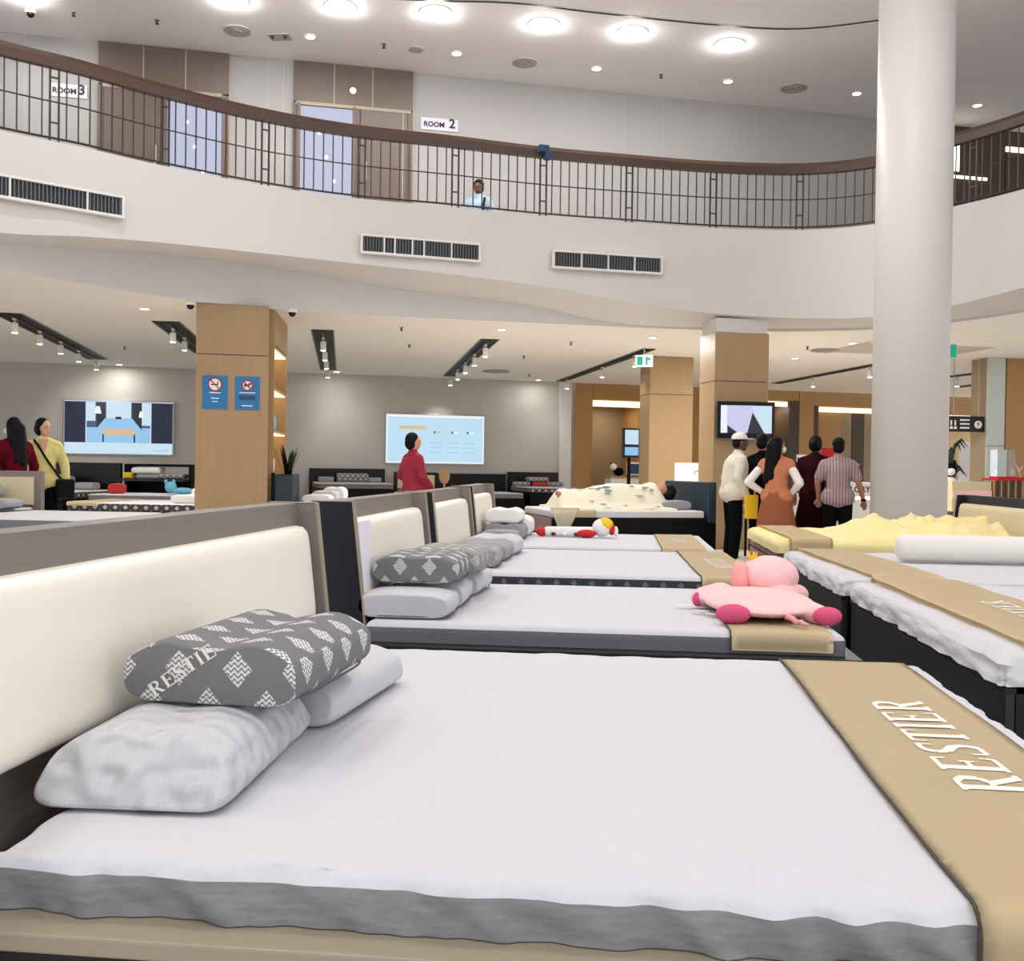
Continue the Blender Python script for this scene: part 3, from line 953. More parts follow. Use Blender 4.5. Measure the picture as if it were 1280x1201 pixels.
obj('grille', lathe(bmesh.new(), [(0.12, 0), (0.12, -0.02), (0.10, -0.026)], 24), 'louvre_grey', t)
def dome_camera(label, x, y, z):
    t = thing('security_camera', label, 'camera', (x, y, z), 0, 'dome security cameras')
    obj('housing', lathe(bmesh.new(), [(0.075, 0), (0.08, -0.03), (0.07, -0.05)], 20), 'lamp_white', t)
    b_ = bmesh.new(); ellip(b_, (0, 0, -0.05), (0.055, 0.055, 0.06))
    obj('dome', b_, 'black_lacquer', t, smooth=True)
dome_camera('dome security camera at top left on the atrium ceiling', -8.55, 14.02, CEIL2)
dome_camera('dome security camera just left of the sign column top', -5.98, 13.72, CEIL1 + 0.0)
dome_camera('dome security camera just right of the sign column top', -4.75, 14.42, CEIL1)
def sprinkler(label, x, y, z):
    t = thing('sprinkler', label, 'sprinkler', (x, y, z), 0, 'ceiling sprinklers')
    obj('plate', lathe(bmesh.new(), [(0.04, 0), (0.04, -0.008)], 12), 'steel', t)
    obj('nozzle', lathe(bmesh.new(), [(0.016, -0.008), (0.012, -0.05), (0.03, -0.055), (0.03, -0.06)], 10), 'dark_metal', t)
for x, y, z, s in [(-7.96, 14.13, CEIL2, 'near the top left security camera'), (-6.86, 14.47, CEIL2, 'left of the round vent above the third room'), (-3.72, 15.55, CEIL2, 'left of the grey speaker disc'), (0.57, 17.06, CEIL2, 'between two small downlights at right'), (-9.6, 19.0, CEIL1, 'beside the far left track'), (-9.4, 22.3, CEIL1, 'by the wall above the bedroom screen'), (-3.55, 16.3, CEIL1, 'left of the middle track lights'), (-3.9, 18.6, CEIL1, 'over the lady in red'), (-0.9, 18.2, CEIL1, 'left of the exit sign'), (-1.95, 20.4, CEIL1, 'over the sleeping person'), (-2.2, 24.4, CEIL1, 'near the wall corner'), (3.3, 18.8, CEIL1, 'left of the round column')]:
    sprinkler('small dark ceiling sprinkler ' + s, x, y, z)
t = thing('ceiling_hatch', 'small square grey fitting in the upstairs ceiling left of a downlight', 'fitting', (-5.24, 15.17, CEIL2))
obj('plate', B(-0.16, 0.16, -0.12, 0.12, -0.015, 0), 'louvre_grey', t)
obj('nozzle', B(-0.12, -0.08, -0.09, -0.03, -0.05, -0.015), 'dark_metal', t)
obj('nozzle', B(0.08, 0.12, -0.09, -0.03, -0.05, -0.015), 'dark_metal', t)
t = thing('ceiling_coffer', 'grey square ceiling panel beside the round column', 'ceiling panel', (4.85, 19.0, CEIL1), math.radians(17))
obj('panel', B(-0.9, 1.6, -0.8, 0.9, -0.01, 0), 'wall_paint', t)
obj('rim', B(-0.95, 1.65, -0.85, -0.8, -0.03, 0), 'low_ceiling_paint', t)

def exit_sign(label, x, y, z, ang, arrow=False):
    t = thing('exit_sign', label, 'sign', (x, y, z), ang, 'green exit signs')
    obj('case', B(-0.16, 0.16, -0.025, 0.025, 0, 0.22, 0.005), 'lamp_white', t)
    obj('face', B(-0.15, 0.15, -0.03, -0.025, 0.01, 0.21), 'sign_pale' if not arrow else 'sign_green', t)
    b_ = bmesh.new()
    if not arrow:
        box(b_, -0.13, -0.02, -0.034, -0.03, 0.03, 0.19); box(b_, 0.03, 0.07, -0.034, -0.03, 0.03, 0.19); box(b_, 0.07, 0.12, -0.034, -0.03, 0.12, 0.17)
        obj('pictogram', b_, 'sign_green', t)
    else:
        prism(b_, [(-0.12, 0.02), (0.02, 0.11), (-0.12, 0.20)], 'y', -0.034, -0.03)
        obj('pictogram', b_, 'sign_pale', t)
    obj('hanger', B(-0.01, 0.01, -0.01, 0.01, 0.22, CEIL1 - z), 'steel', t)
exit_sign('green exit sign hung at the top of the farther column', 0.41, 19.0, 3.09, math.radians(-10))
exit_sign('green exit sign with arrow right of the round column', 5.12, 16.9, 3.04, math.radians(10), True)

# ================================================================== BEDS, MATTRESSES, PILLOWS
def headboard(parent, y0, y1, ztop, lean=0.055, thick=0.115, pad='cream_leather', wood='grey_wood', zc=0.63):
    """head end at local x=0 (front of the frame at mattress height), leaning back by `lean` per 0.5 m"""
    k = lean / 0.5
    def X(z, off):                      # x of the leaning plane at height z
        return off - k * (z - 0.55)
    def leaning(name, ya, yb, za, zb, a, b, m, par, bev=0.0, seg=2):
        bm = bmesh.new()
        prism(bm, [(X(za, a), za), (X(za, b), za), (X(zb, b), zb), (X(zb, a), zb)], 'y', ya, yb)
        if bev:
            bmesh.ops.bevel(bm, geom=list(bm.edges), offset=bev, segments=seg, affect='EDGES')
        return obj(name, bm, m, par, smooth=False)
    hb = leaning('headboard', y0 + 0.03, y1 - 0.03, 0.12, ztop - 0.004, -thick, -0.05, wood, parent)
    leaning('top_board', y0 + 0.03, y1 - 0.03, ztop - 0.09, ztop, -thick, -0.025, wood, hb)
    for ya in (y0, y1 - 0.03):
        sp = leaning('side_panel', ya, ya + 0.03, 0.0, ztop, -thick - 0.01, 0.042, 'charcoal', hb)
        leaning('edge_strip', ya - 0.002, ya + 0.032, 0.0, ztop + 0.002, 0.042, 0.048, 'edge_band', hb)
        leaning('inner_face', ya - 0.001 if ya != y0 else ya + 0.03, ya if ya != y0 else ya + 0.031, 0.0, ztop - 0.002, -0.05, 0.041, wood, hb)
        leaning('edge_strip', ya - 0.002, ya + 0.032, ztop, ztop + 0.004, -thick - 0.01, 0.042, 'edge_band', hb)
    c = bmesh.new()
    za, zb = zc, ztop - 0.075
    ya, yb = y0 + 0.065, y1 - 0.065
    n = 8
    rr = 0.035
    poly = []
    for cy, cz, a0 in ((yb - rr, zb - rr, 0), (ya + rr, zb - rr, PI / 2), (ya + rr, za + rr, PI), (yb - rr, za + rr, 1.5 * PI)):
        for q in range(6):
            a = a0 + PI / 2 * q / 5
            poly.append((cy + rr * math.cos(a), cz + rr * math.sin(a)))
    rows = []
    for off, ins in ((-0.05, 0.004), (-0.01, 0.0), (0.012, 0.004), (0.024, 0.014), (0.030, 0.03), (0.031, 0.06)):
        cy, cz = (ya + yb) / 2, (za + zb) / 2
        row = []
        for (y, z) in poly:
            yy = y - math.copysign(min(ins, abs(y - cy)), y - cy)
            zz = z - math.copysign(min(ins, abs(z - cz)), z - cz)
            row.append(c.verts.new((X(zz, off), yy, zz)))
        rows.append(row)
    m_ = len(poly)
    for i in range(len(rows) - 1):
        for q in range(m_):
            c.faces.new((rows[i][q], rows[i][(q + 1) % m_], rows[i + 1][(q + 1) % m_], rows[i + 1][q]))
    c.faces.new(rows[-1])
    bmesh.ops.recalc_face_normals(c, faces=c.faces)
    o = obj('cushion_panel', c, pad, hb, smooth=True)
    return hb

def bed_frame(label, x0, x1, y0, y1, zrail, ztop_head, hx=0.0, hy0=None, hy1=None, rail='charcoal', ledge='edge_band', group=None, pad='cream_leather', head=True, zc=0.63, name='display_bed', wood='grey_wood', lip=0.0):
    """a bed frame with its head at x0, foot at x1"""
    t = thing(name, label, 'bed', (x0, (y0 + y1) / 2, 0), 0, group)
    L, hw = x1 - x0, (y1 - y0) / 2
    for ya in (-hw, hw - 0.05):
        s_ = obj('side_rail', B(0.02, L - 0.03, ya, ya + 0.05, 0.10, zrail - 0.028), rail, t)
        obj('ledge', B(0.0, L, ya - (0.006 if ya < 0 else 0.045), ya + (0.095 if ya < 0 else 0.056), zrail - 0.028, zrail, 0.004), ledge, s_)
    s_ = obj('foot_board', B(L - 0.05, L, -hw + 0.0, hw, 0.10, zrail - 0.028), rail, t)
    obj('ledge', B(L - 0.056, L + 0.006, -hw - 0.006, hw + 0.006, zrail - 0.027, zrail + 0.001, 0.004), ledge, s_)
    obj('platform', B(0.02, L - 0.05, -hw + 0.05, hw - 0.05, zrail - 0.10, zrail - 0.05), 'charcoal', t)
    for a in (0.1, L - 0.16):
        for b_ in (-hw + 0.06, hw - 0.12):
            obj('leg', B(a, a + 0.06, b_, b_ + 0.06, 0, 0.12), 'black', t)
    if head:
        headboard(t, (hy0 if hy0 is not None else y0) - (y0 + y1) / 2, (hy1 if hy1 is not None else y1) - (y0 + y1) / 2, ztop_head, pad=pad, zc=zc, wood=wood)
        for c in t.children:
            if c.name.startswith('headboard'):
                c.location.x = hx
    return t

def mattress(label, x0, x1, y0, y1, z0, z1, top='sheet', side='heather', amp=0.0, group=None, r=0.035, wr=0.0, seed=0.0, name='mattress', rot=0.0, nx=30, ny=30, creases=()):
    cx, cy = (x0 + x1) / 2, (y0 + y1) / 2
    t = thing(name, label, 'mattress', (cx, cy, z0), 0, group)
    if rot:
        t.rotation_euler = (0, 0, rot)
    hx, hy = (x1 - x0) / 2, (y1 - y0) / 2
    def disp(p, zx, zy):
        v = Vector((0, 0, 0))
        q = Vector((p.x * 1.6 + seed, p.y * 1.6, seed))
        if zx == 0 and zy == 0:
            v.z = amp * (noise.noise(q * 1.7) + 0.5 * noise.noise(q * 4.1))
            if wr:      # soft tucks running in from the sides
                e = min(hx - abs(p.x), hy - abs(p.y))
                for (ax, ay, bx, by, am) in creases:
                    dx_, dy_ = bx - ax, by - ay
                    ll = math.hypot(dx_, dy_)
                    u = ((p.x - ax) * dx_ + (p.y - ay) * dy_) / ll
                    w_ = abs((p.x - ax) * dy_ - (p.y - ay) * dx_) / ll
                    if -0.1 < u < ll + 0.03:
                        v.z += am * math.exp(-(w_ / 0.020) ** 2) * min(1, max(0, (u + 0.1) / 0.3)) 
                v.z += wr * 1.6 * max(0, 1 - e / 0.55) * noise.noise(Vector((p.x * 7 + 2 * p.y, p.y * 2.0 - p.x, 3 + seed)))
        else:
            w_ = noise.noise(Vector((p.x * 9 + 6 * p.z, p.y * 9 + 6 * p.z, seed)))
            k = (0.016 * w_ + wr * 1.6 * noise.noise(Vector((p.x * 22 + 25 * p.z, p.y * 22 + 25 * p.z, seed)))) if wr else amp * w_ * 1.2
            for (ax, ay, bx, by, am) in creases:
                if zy >= zx and p.y < 0:
                    k -= 2.2 * am * math.exp(-((p.x - bx + p.z * 0.9) / 0.028) ** 2)
            v.x += k if zx > zy else 0
            v.y += k if zy >= zx else 0
        return v
    a, b_ = drape_sheet(hx, hy, z1 - z0, z1 - z0, r, nx, ny, 4, disp)
    for n_, bm, m in (('top_panel', a, top), ('border', b_, side)):
        o = obj(n_, bm, m, t, smooth=True)
        o.location = (0, 0, z1 - z0)
        box_uv(o)
    obj('underside', B(-hx + 0.02, hx - 0.02, -hy + 0.02, hy - 0.02, 0, 0.02), 'piping_grey', t)
    return t

def runner(label, x0, x1, y0, y1, z, drop, word=None, wx=None, group='beige bed runners', skew=0.0, wsize=None, lift=0.006, mname='runner_beige', edge=True, rot=0.0):
    """a beige band laid across the bed (along y) and hanging down on both sides"""
    hx, hy = (x1 - x0) / 2, (y1 - y0) / 2 + 0.012
    t = thing('bed_runner', label, 'bed runner', ((x0 + x1) / 2, (y0 + y1) / 2, z), 0, group)
    if rot:
        t.rotation_euler = (0, 0, rot)
    bm = bmesh.new()
    T = _samples(hy, drop, 0.04, 34, 5)
    S = [hx * (2 * i / 12 - 1) for i in range(13)]
    rows = []
    for tt in T:
        y, zz = _edge(tt, hy, 0.04)
        row = []
        for s in S:
            x = s + skew * y + 0.012 * noise.noise(Vector((s * 0.5, y * 1.8, x0))) 
            h = 0.004 * noise.noise(Vector((x * 6, y * 3, 1.7))) if zz == 0 else 0
            o_ = 0.008 * noise.noise(Vector((x * 9, zz * 5, y))) if zz > 0 else 0
            row.append(bm.verts.new((x, y + abs(o_) * (1 if y > 0 else -1), lift - zz + h)))
        rows.append(row)
    for i in range(len(T) - 1):
        for j in range(len(S) - 1):
            bm.faces.new((rows[i][j], rows[i][j + 1], rows[i + 1][j + 1], rows[i + 1][j]))
    ed = [[Vector(rw[k].co) for rw in rows] for k in (0, len(S) - 1)]
    bmesh.ops.solidify(bm, geom=list(bm.faces), thickness=0.003)
    bmesh.ops.recalc_face_normals(bm, faces=bm.faces)
    obj('cloth', bm, mname, t, smooth=True)
    if edge:
        obj('hem', tube(bmesh.new(), [p + Vector((0, 0, 0.001)) for p in ed[0]], 0.0035, 6), 'runner_edge', t, smooth=True)
    if word:
        a, b_, wy0, wy1 = wx
        w = serif_word(word, a - b_, wy1 - wy0, lambda u, v: Vector((a - v - (x0 + x1) / 2 + skew * (wy0 + u - (y0 + y1) / 2), wy0 + u - (y0 + y1) / 2, lift + 0.0018 + 0.004 * noise.noise(Vector(((a - v - (x0 + x1) / 2) * 6, (wy0 + u - (y0 + y1) / 2) * 3, 1.7))))))
        obj('lettering', w, 'print_white', t)
    return t

def pillow(label, loc, L, W, H, m, rotz=0.0, group=None, wave=0.35, tilt=0.0, knob=0.0, name='pillow', piping=True, e_end=14.0, nseg=26, roll=0.0, sec=0.56, rise=0.0, slope=0.0, endz=0.72, endx=0.93):
    """contour pillow: long axis along local y, cross-section (x, z) with two rolls and a dip between them"""
    t = thing(name, label, 'pillow', loc, rotz, group)
    bm = bmesh.new()
    rows = []
    nc = 52
    for i in range(nseg + 1):
        q = -math.cos(PI * i / nseg)
        q = q * (1.0 if abs(q) > 0.999 else 1)
        tt = math.copysign(abs(q) ** 0.75, q)
        e = max(0.0, 1 - abs(tt) ** e_end) ** (1 / 3.0)
        row = []
        for k in range(nc):
            a = 2 * PI * k / nc
            cx = math.copysign(abs(math.cos(a)) ** sec, math.cos(a))
            cz = math.copysign(abs(math.sin(a)) ** sec, math.sin(a))
            x = cx * W / 2 * (endx + (1 - endx) * e)
            z = cz * H / 2
            if cz > 0:
                hh = 1 - wave * (0.5 + 0.5 * math.cos(2 * PI * (cx * 0.95))) * 0.5 * 2 * 0.5 - rise * cx
                z = cz * H / 2 * (hh + wave * 0.25)
                if knob:
                    z += knob * math.sin(x * 75) * math.sin(tt * L * 45) * cz
            else:
                z = max(z, -H / 2 * 0.92)
            zz = z * (endz + (1 - endz) * e)
            if slope:
                x += math.copysign(slope * 0.5 * max(0, 0.5 - zz / H) , x)
            y = tt * L / 2 + (tt * abs(tt)) * slope * (0.5 - zz / H)
            if knob and abs(tt) > 0.85:
                y += knob * 1.4 * math.sin(x * 60 + 1) * math.sin(zz * 90)
            row.append(bm.verts.new((x, y, zz + H / 2 * 0.92)))
        rows.append(row)
    for i in range(nseg):
        for k in range(nc):
            bm.faces.new((rows[i][k], rows[i][(k + 1) % nc], rows[i + 1][(k + 1) % nc], rows[i + 1][k]))
    bm.faces.new(rows[0]); bm.faces.new(rows[-1])
    bmesh.ops.recalc_face_normals(bm, faces=bm.faces)
    o = obj('cover', bm, m, t, smooth=True)
    box_uv(o)
    if piping:
        z = H * 0.12
        pts = []
        for k in range(49):
            a = 2 * PI * k / 48
            pts.append((math.copysign(abs(math.cos(a)) ** 0.35, math.cos(a)) * W / 2 * 0.985, math.copysign(abs(math.sin(a)) ** 0.35, math.sin(a)) * L / 2 * 0.99, z))
        obj('piping', tube(bmesh.new(), pts, 0.0028, 6, False), 'piping_grey', t, smooth=True)
    if tilt or roll:
        t.rotation_euler = (roll, tilt, rotz)
    return t

# ---------------- main row (heads at the left), from the nearest to the farthest
ROW = 'beds in the near row with cream padded headboards'
bed_frame('nearest bed frame with wide cream padded headboard and pale wood ledge', -1.0, 1.00, 1.42, 3.47, 0.505, 1.065, -0.055, 1.25, 3.55, 'charcoal', 'edge_band', ROW, zc=0.655)
bed_frame('second bed frame in the row, white paper on its cream headboard', -1.0, 0.90, 3.90, 5.48, 0.505, 1.055, -0.055, 4.02, 5.58, 'charcoal', 'charcoal_green', ROW)
bed_frame('third bed frame in the row, patterned dark mattress edge on it', -1.03, 0.85, 5.74, 7.66, 0.515, 1.05, -0.06, 5.96, 7.48, 'charcoal', 'charcoal_green', ROW)
bed_frame('farthest bed frame in the near row, holding the red and white plush', -1.08, 0.80, 7.76, 9.55, 0.52, 1.05, -0.07, 8.02, 9.35, 'charcoal', 'charcoal_green', ROW)
mattress('nearest white mattress filling the foreground, grey heathered sides', -0.98, 0.96, 1.485, 3.40, 0.507, 0.587, 'sheet', 'heather', 0.003, wr=0.006, nx=120, ny=120, r=0.03, creases=[(0.00, -0.55, 0.33, -0.94, 0.009), (0.18, -0.66, 0.43, -0.94, 0.009), (-0.15, -0.70, 0.10, -0.94, 0.006), (-0.42, -0.78, -0.22, -0.95, 0.005), (0.03, -0.62, 0.22, -0.94, 0.008)])
mattress('second white mattress with dark grey border, pink pig cushion on it', -1.0, 0.86, 3.96, 5.40, 0.507, 0.587, 'sheet', 'heather_dark', 0.002, seed=3)
mattress('third white mattress with a dark diamond-patterned border', -1.0, 0.80, 5.80, 7.60, 0.517, 0.602, 'sheet', 'border_diamond', 0.002, seed=5)
mattress('fourth white mattress in the row, under the red and white plush', -1.05, 0.74, 7.84, 9.50, 0.522, 0.605, 'sheet', 'heather_dark', 0.002, seed=8)
runner('nearest beige bed runner with large white serif lettering', 0.515, 0.90, 1.485, 3.40, 0.589, 0.085, 'RESTIER', (0.80, 0.665, 2.03, 2.82), skew=0.004)
runner('beige bed runner under the pink pig cushion', 0.42, 0.80, 3.96, 5.40, 0.589, 0.075, skew=-0.02)
runner('beige bed runner on the diamond-bordered mattress', 0.44, 0.78, 5.80, 7.60, 0.604, 0.085, 'RESTIER', (0.68, 0.57, 6.3, 7.0), skew=-0.03)
runner('beige bed runner on the mattress with the red and white plush', 0.32, 0.66, 7.84, 9.50, 0.607, 0.08, 'RESTIER', (0.55, 0.45, 8.4, 8.9), skew=-0.01)
o = tag(obj('paper_notice', B(0, 0.003, 0, 0.20, 0, 0.27), 'paper'), 'blank white paper sheet on the second headboard', 'paper')
o.location = (-1.042, 4.12, 0.70)
o.rotation_euler = (0, -0.11, 0)

# pillows of the nearest bed
P = pillow
P('light grey knobbly pillow lying nearest on the first bed', (-0.862, 2.00, 0.588), 0.46, 0.30, 0.125, 'pillow_knob', 0.04, wave=0.25, slope=0.085)
P('light grey pillow behind the knobbly one, under the patterned pillow', (-0.805, 2.59, 0.588), 0.50, 0.35, 0.115, 'pillow_light', -0.10, wave=0.45, slope=0.03)
pd = P('dark grey diamond-patterned contour pillow stacked on the first bed', (-0.805, 2.235, 0.712), 0.50, 0.375, 0.125, 'pillow_diamond', -0.06, wave=0.62, e_end=26, endz=0.86, endx=0.97)
w_ = serif_word('RESTIE', 0.028, 0.17, lambda u, v: Vector((-0.115 + u * 0.80 - v * 0.6, -0.2525, 0.012 + u * 0.55 + v * 0.80)))
obj('lettering', w_, 'print_white', pd)
# second bed
P('plain grey oblong pillow at the front of the second bed', (-0.86, 4.17, 0.588), 0.30, 0.38, 0.112, 'pillow_light', 0.0, wave=0.0, name='pillow', e_end=4)
P('pale grey pillow in the middle under the second bed\'s pile', (-0.84, 4.56, 0.588), 0.38, 0.34, 0.115, 'pillow_light', 0.03, wave=0.2)
P('pale grey pillow farthest back on the second bed', (-0.83, 5.02, 0.588), 0.42, 0.36, 0.12, 'pillow_light', -0.04, wave=0.2)
P('dark diamond-patterned pillow on top of the second bed\'s pile', (-0.85, 4.42, 0.706), 0.40, 0.37, 0.125, 'pillow_diamond', 0.0, wave=0.3, e_end=8)
P('rear patterned grey pillow on the second bed\'s pile', (-0.81, 4.83, 0.706), 0.36, 0.36, 0.125, 'pillow_diamond_soft', -0.05, wave=0.3, e_end=8)
# third bed
P('patterned grey pillow nearest on the third bed', (-0.885, 6.22, 0.604), 0.40, 0.34, 0.12, 'pillow_diamond_soft', 0.05, wave=0.2, e_end=8)
P('middle grey pillow on the third bed', (-0.88, 6.66, 0.604), 0.40, 0.35, 0.12, 'pillow_grey', 0.0, wave=0.3)
P('grey pillow farthest back on the third bed', (-0.87, 7.12, 0.604), 0.42, 0.37, 0.13, 'pillow_light', -0.03, wave=0.3)
# fourth bed
P('small grey ribbed pillow at the front of the fourth bed', (-0.95, 8.20, 0.607), 0.28, 0.30, 0.10, 'pillow_grey', 0.0, wave=0.0, e_end=4)
P('grey wavy pillow in the middle of the fourth bed\'s pile', (-0.945, 8.60, 0.607), 0.42, 0.33, 0.14, 'pillow_grey', 0.0, wave=0.6)
P('white contour pillow on top of the fourth bed\'s pile', (-0.955, 8.58, 0.745), 0.38, 0.30, 0.12, 'cushion_white', 0.0, wave=0.5)
P('white pillow behind the fourth bed\'s pile', (-0.93, 9.08, 0.607), 0.40, 0.33, 0.18, 'cushion_white', 0.0, wave=0.1)

# ---------------- right-hand row (feet towards the aisle)
def box_bed(label, x0, x1, y0, y1, z, group='box beds across the aisle', m='charcoal_green', head=None):
    t = thing('platform_bed', label, 'bed', ((x0), (y0 + y1) / 2, 0), 0, group)
    hw, L = (y1 - y0) / 2, x1 - x0
    obj('foot_panel', B(0, 0.03, -hw, hw, 0.04, z, 0.004), m, t)
    obj('side_panel', B(0.031, L, -hw, -hw + 0.03, 0.04, z, 0.004), 'black_lacquer', t)
    obj('side_panel', B(0.031, L, hw - 0.03, hw, 0.04, z, 0.004), 'black_lacquer', t)
    obj('top_edge', B(-0.004, 0.034, -hw - 0.004, hw + 0.004, z, z + 0.018, 0.003), 'steel' if m == 'x' else 'charcoal', t)
    obj('platform', B(0.03, L, -hw + 0.03, hw - 0.03, z - 0.06, z - 0.01), 'black', t)
    obj('plinth', B(0.06, L - 0.03, -hw + 0.06, hw - 0.06, 0, 0.05), 'black', t)
    return t
box_bed('dark box bed nearest on the right, cut by the frame edge', 1.20, 3.25, 3.32, 5.45, 0.52)
box_bed('dark box bed second on the right, under the long white bolster', 1.18, 3.25, 5.58, 7.45, 0.525)
mattress('thick white quilted mattress nearest on the right', 1.185, 3.2, 3.30, 5.44, 0.545, 0.64, 'sheet_plain', 'quilt_white', 0.004, wr=0.014, seed=11, r=0.045)
mattress('white quilted mattress under the long white bolster', 1.165, 3.2, 5.56, 7.44, 0.55, 0.64, 'sheet_plain', 'quilt_white', 0.004, wr=0.012, seed=14, r=0.045)
runner('beige runner on the nearest right-hand mattress with faint lettering', 1.30, 1.72, 3.30, 5.44, 0.643, 0.10, 'RESTIER', (1.62, 1.52, 3.75, 4.55), edge=False, lift=0.02)
runner('beige runner on the mattress with the long bolster', 1.29, 1.66, 5.56, 7.44, 0.643, 0.10, edge=False, skew=-0.04, lift=0.02)
t = thing('bolster', 'long white cylindrical bolster lying on the second right-hand bed', 'bolster', (1.74, 6.68, 0.643))
obj('cover', lathe(bmesh.new(), [(0.02, 0.0), (0.055, 0.004), (0.078, 0.02), (0.085, 0.05), (0.086, 0.3), (0.086, 1.0), (0.085, 1.18), (0.075, 1.21), (0.02, 1.22)], 32, (0, 0, 0.088), 'x'), 'bolster_white', t, smooth=True)

# yellow bed
t = box_bed('low dark bed under the crumpled yellow duvet, beyond the bolster', 1.24, 3.2, 8.05, 9.85, 0.50, m='charcoal')
obj('valance', B(-0.012, 0.0, -0.9, 0.9, 0.20, 0.50, 0.003), 'mauve', t)
mattress('mattress beneath the crumpled yellow duvet', 1.22, 3.1, 8.07, 9.83, 0.522, 0.66, 'sheet_plain', 'mauve', 0.002, seed=17)
hb = headboard(t, -1.05, 1.05, 1.0, pad='cream_far', wood='charcoal', zc=0.55)
hb.location = (1.99, 0.3, 0)
hb.rotation_euler = (0, 0, PI)
hb['label'] = 'cream padded headboard with dark frame'
def crumple(p, zx, zy):
    v = Vector((0, 0, 0))
    f = max(0.0, min(1.0, (p.x + 0.55) / 0.5))
    q = p * 2.5
    rid = 1 - abs(noise.noise(q + Vector((4, 1, 0)))) * 2
    rid2 = 1 - abs(noise.noise(q * 2.8 + Vector((9, 3, 0)))) * 2
    band = math.exp(-((p.y + 0.15) / 0.45) ** 2)
    v.z = 0.012 * max(0, rid) + f * band * (0.115 * max(0, rid) + 0.055 * max(0, rid2) + 0.03)
    if zx > 0 or zy > 0:
        k = 0.015 * noise.noise(Vector((p.x * 8, p.y * 8, p.z * 3)))
        v = Vector((k if zx > zy else 0, k if zy >= zx else 0, 0))
    return v
a, b_ = drape_sheet(0.955, 0.905, 0.10, 0.10, 0.05, 80, 70, 4, crumple, False)
b_.free()
o = tag(obj('duvet', a, 'duvet_yellow', smooth=True), 'crumpled pale yellow duvet spread over the bed by the column', 'duvet')
o.location = (2.16, 8.95, 0.672)
runner('olive brown runner band on the yellow duvet bed', 1.30, 1.62, 8.04, 9.86, 0.69, 0.10, edge=False)

# pink pig cushion on the second bed
t = thing('plush_pig', 'flat pink pig cushion with a tiny yellow crown on the second bed', 'plush toy', (0.60, 4.52, 0.598), 0.0, 'plush toys on the beds')
bm = bmesh.new()
ellip(bm, (0.0, 0.0, 0.042), (0.24, 0.43, 0.045), 24, 12)
capsule(bm, (-0.12, -0.20, 0.04), (-0.14, -0.37, 0.035), 0.055, 0.04)
capsule(bm, (0.14, -0.22, 0.04), (0.21, -0.37, 0.035), 0.055, 0.038)
capsule(bm, (-0.14, 0.16, 0.045), (-0.24, 0.08, 0.04), 0.06, 0.045)
capsule(bm, (0.12, 0.2, 0.05), (0.22, 0.28, 0.04), 0.06, 0.05)
remesh(obj('body', bm, 'pink', t), 0.014, 6)
hd = bmesh.new()
ellip(hd, (0.09, 0.30, 0.12), (0.135, 0.14, 0.095), 24, 14)
hd_o = obj('head', hd, 'pink', t, smooth=True)
er = bmesh.new()
ellip(er, (-0.045, 0.26, 0.115), (0.045, 0.075, 0.075), 16, 10)
obj('ear', er, 'pink_ear', hd_o, smooth=True)
for (a, c) in (((-0.145, -0.385, 0.034), (0.07, 0.045, 0.040)), ((0.222, -0.375, 0.034), (0.058, 0.045, 0.038)), ((-0.25, 0.075, 0.036), (0.026, 0.042, 0.036))):
    bm = bmesh.new(); ellip(bm, a, c, 16, 10)
    obj('hoof', bm, 'magenta', t, smooth=True)
bm = bmesh.new()
tube(bm, [(0.06, -0.40, 0.03), (0.07, -0.45, 0.035), (0.09, -0.47, 0.02), (0.11, -0.46, 0.02), (0.105, -0.485, 0.02), (0.13, -0.49, 0.012)], [0.012, 0.011, 0.011, 0.01, 0.01, 0.008], 8)
obj('tail', bm, 'pink_ear', t, smooth=True)
bm = bmesh.new()
for k in range(5):
    a = 2 * PI * k / 5
    tube(bm, [(0.015 + 0.014 * math.cos(a), 0.30 + 0.014 * math.sin(a), 0.20), (0.015 + 0.019 * math.cos(a), 0.30 + 0.019 * math.sin(a), 0.232)], [0.008, 0.002], 6)
lathe(bm, [(0.017, 0.185), (0.018, 0.21)], 12, (0.015, 0.30, 0))
obj('crown', bm, 'yellow', hd_o)
for k, (x, y) in enumerate(((-0.31, 0.06), (-0.25, -0.10), (-0.20, -0.18))):
    obj('care_label', B(x - 0.035, x + 0.035, y - 0.012, y + 0.012, 0.002, 0.006), 'cushion_white', t)

# red and white plush on the fourth bed
t = thing('plush_toy', 'red and white long plush toy with a yellow-capped round head', 'plush toy', (-0.40, 8.92, 0.608), 0.0, 'plush toys on the beds')
bm = bmesh.new()
capsule(bm, (-0.22, 0, 0.045), (0.16, 0, 0.045), 0.042, 0.045, 16)
obj('body', bm, 'plush_white', t, smooth=True)
bm = bmesh.new(); ellip(bm, (-0.27, 0, 0.04), (0.055, 0.045, 0.04)); obj('foot', bm, 'red', t, smooth=True)
bm = bmesh.new(); ellip(bm, (0.12, -0.07, 0.035), (0.085, 0.045, 0.035)); obj('hand', bm, 'red', t, smooth=True)
bm = bmesh.new(); ellip(bm, (0.25, 0, 0.085), (0.085, 0.085, 0.08)); h_ = obj('head', bm, 'plush_white', t, smooth=True)
bm = bmesh.new(); ellip(bm, (0.275, 0, 0.108), (0.075, 0.08, 0.066)); obj('cap', bm, 'yellow', h_, smooth=True)
bm = bmesh.new(); ellip(bm, (0.335, 0, 0.07), (0.03, 0.055, 0.05)); obj('cap_brim', bm, 'red', h_, smooth=True)
bm = bmesh.new(); ellip(bm, (0.37, 0, 0.055), (0.022, 0.03, 0.045)); obj('pompom', bm, 'plush_white', h_, smooth=True)
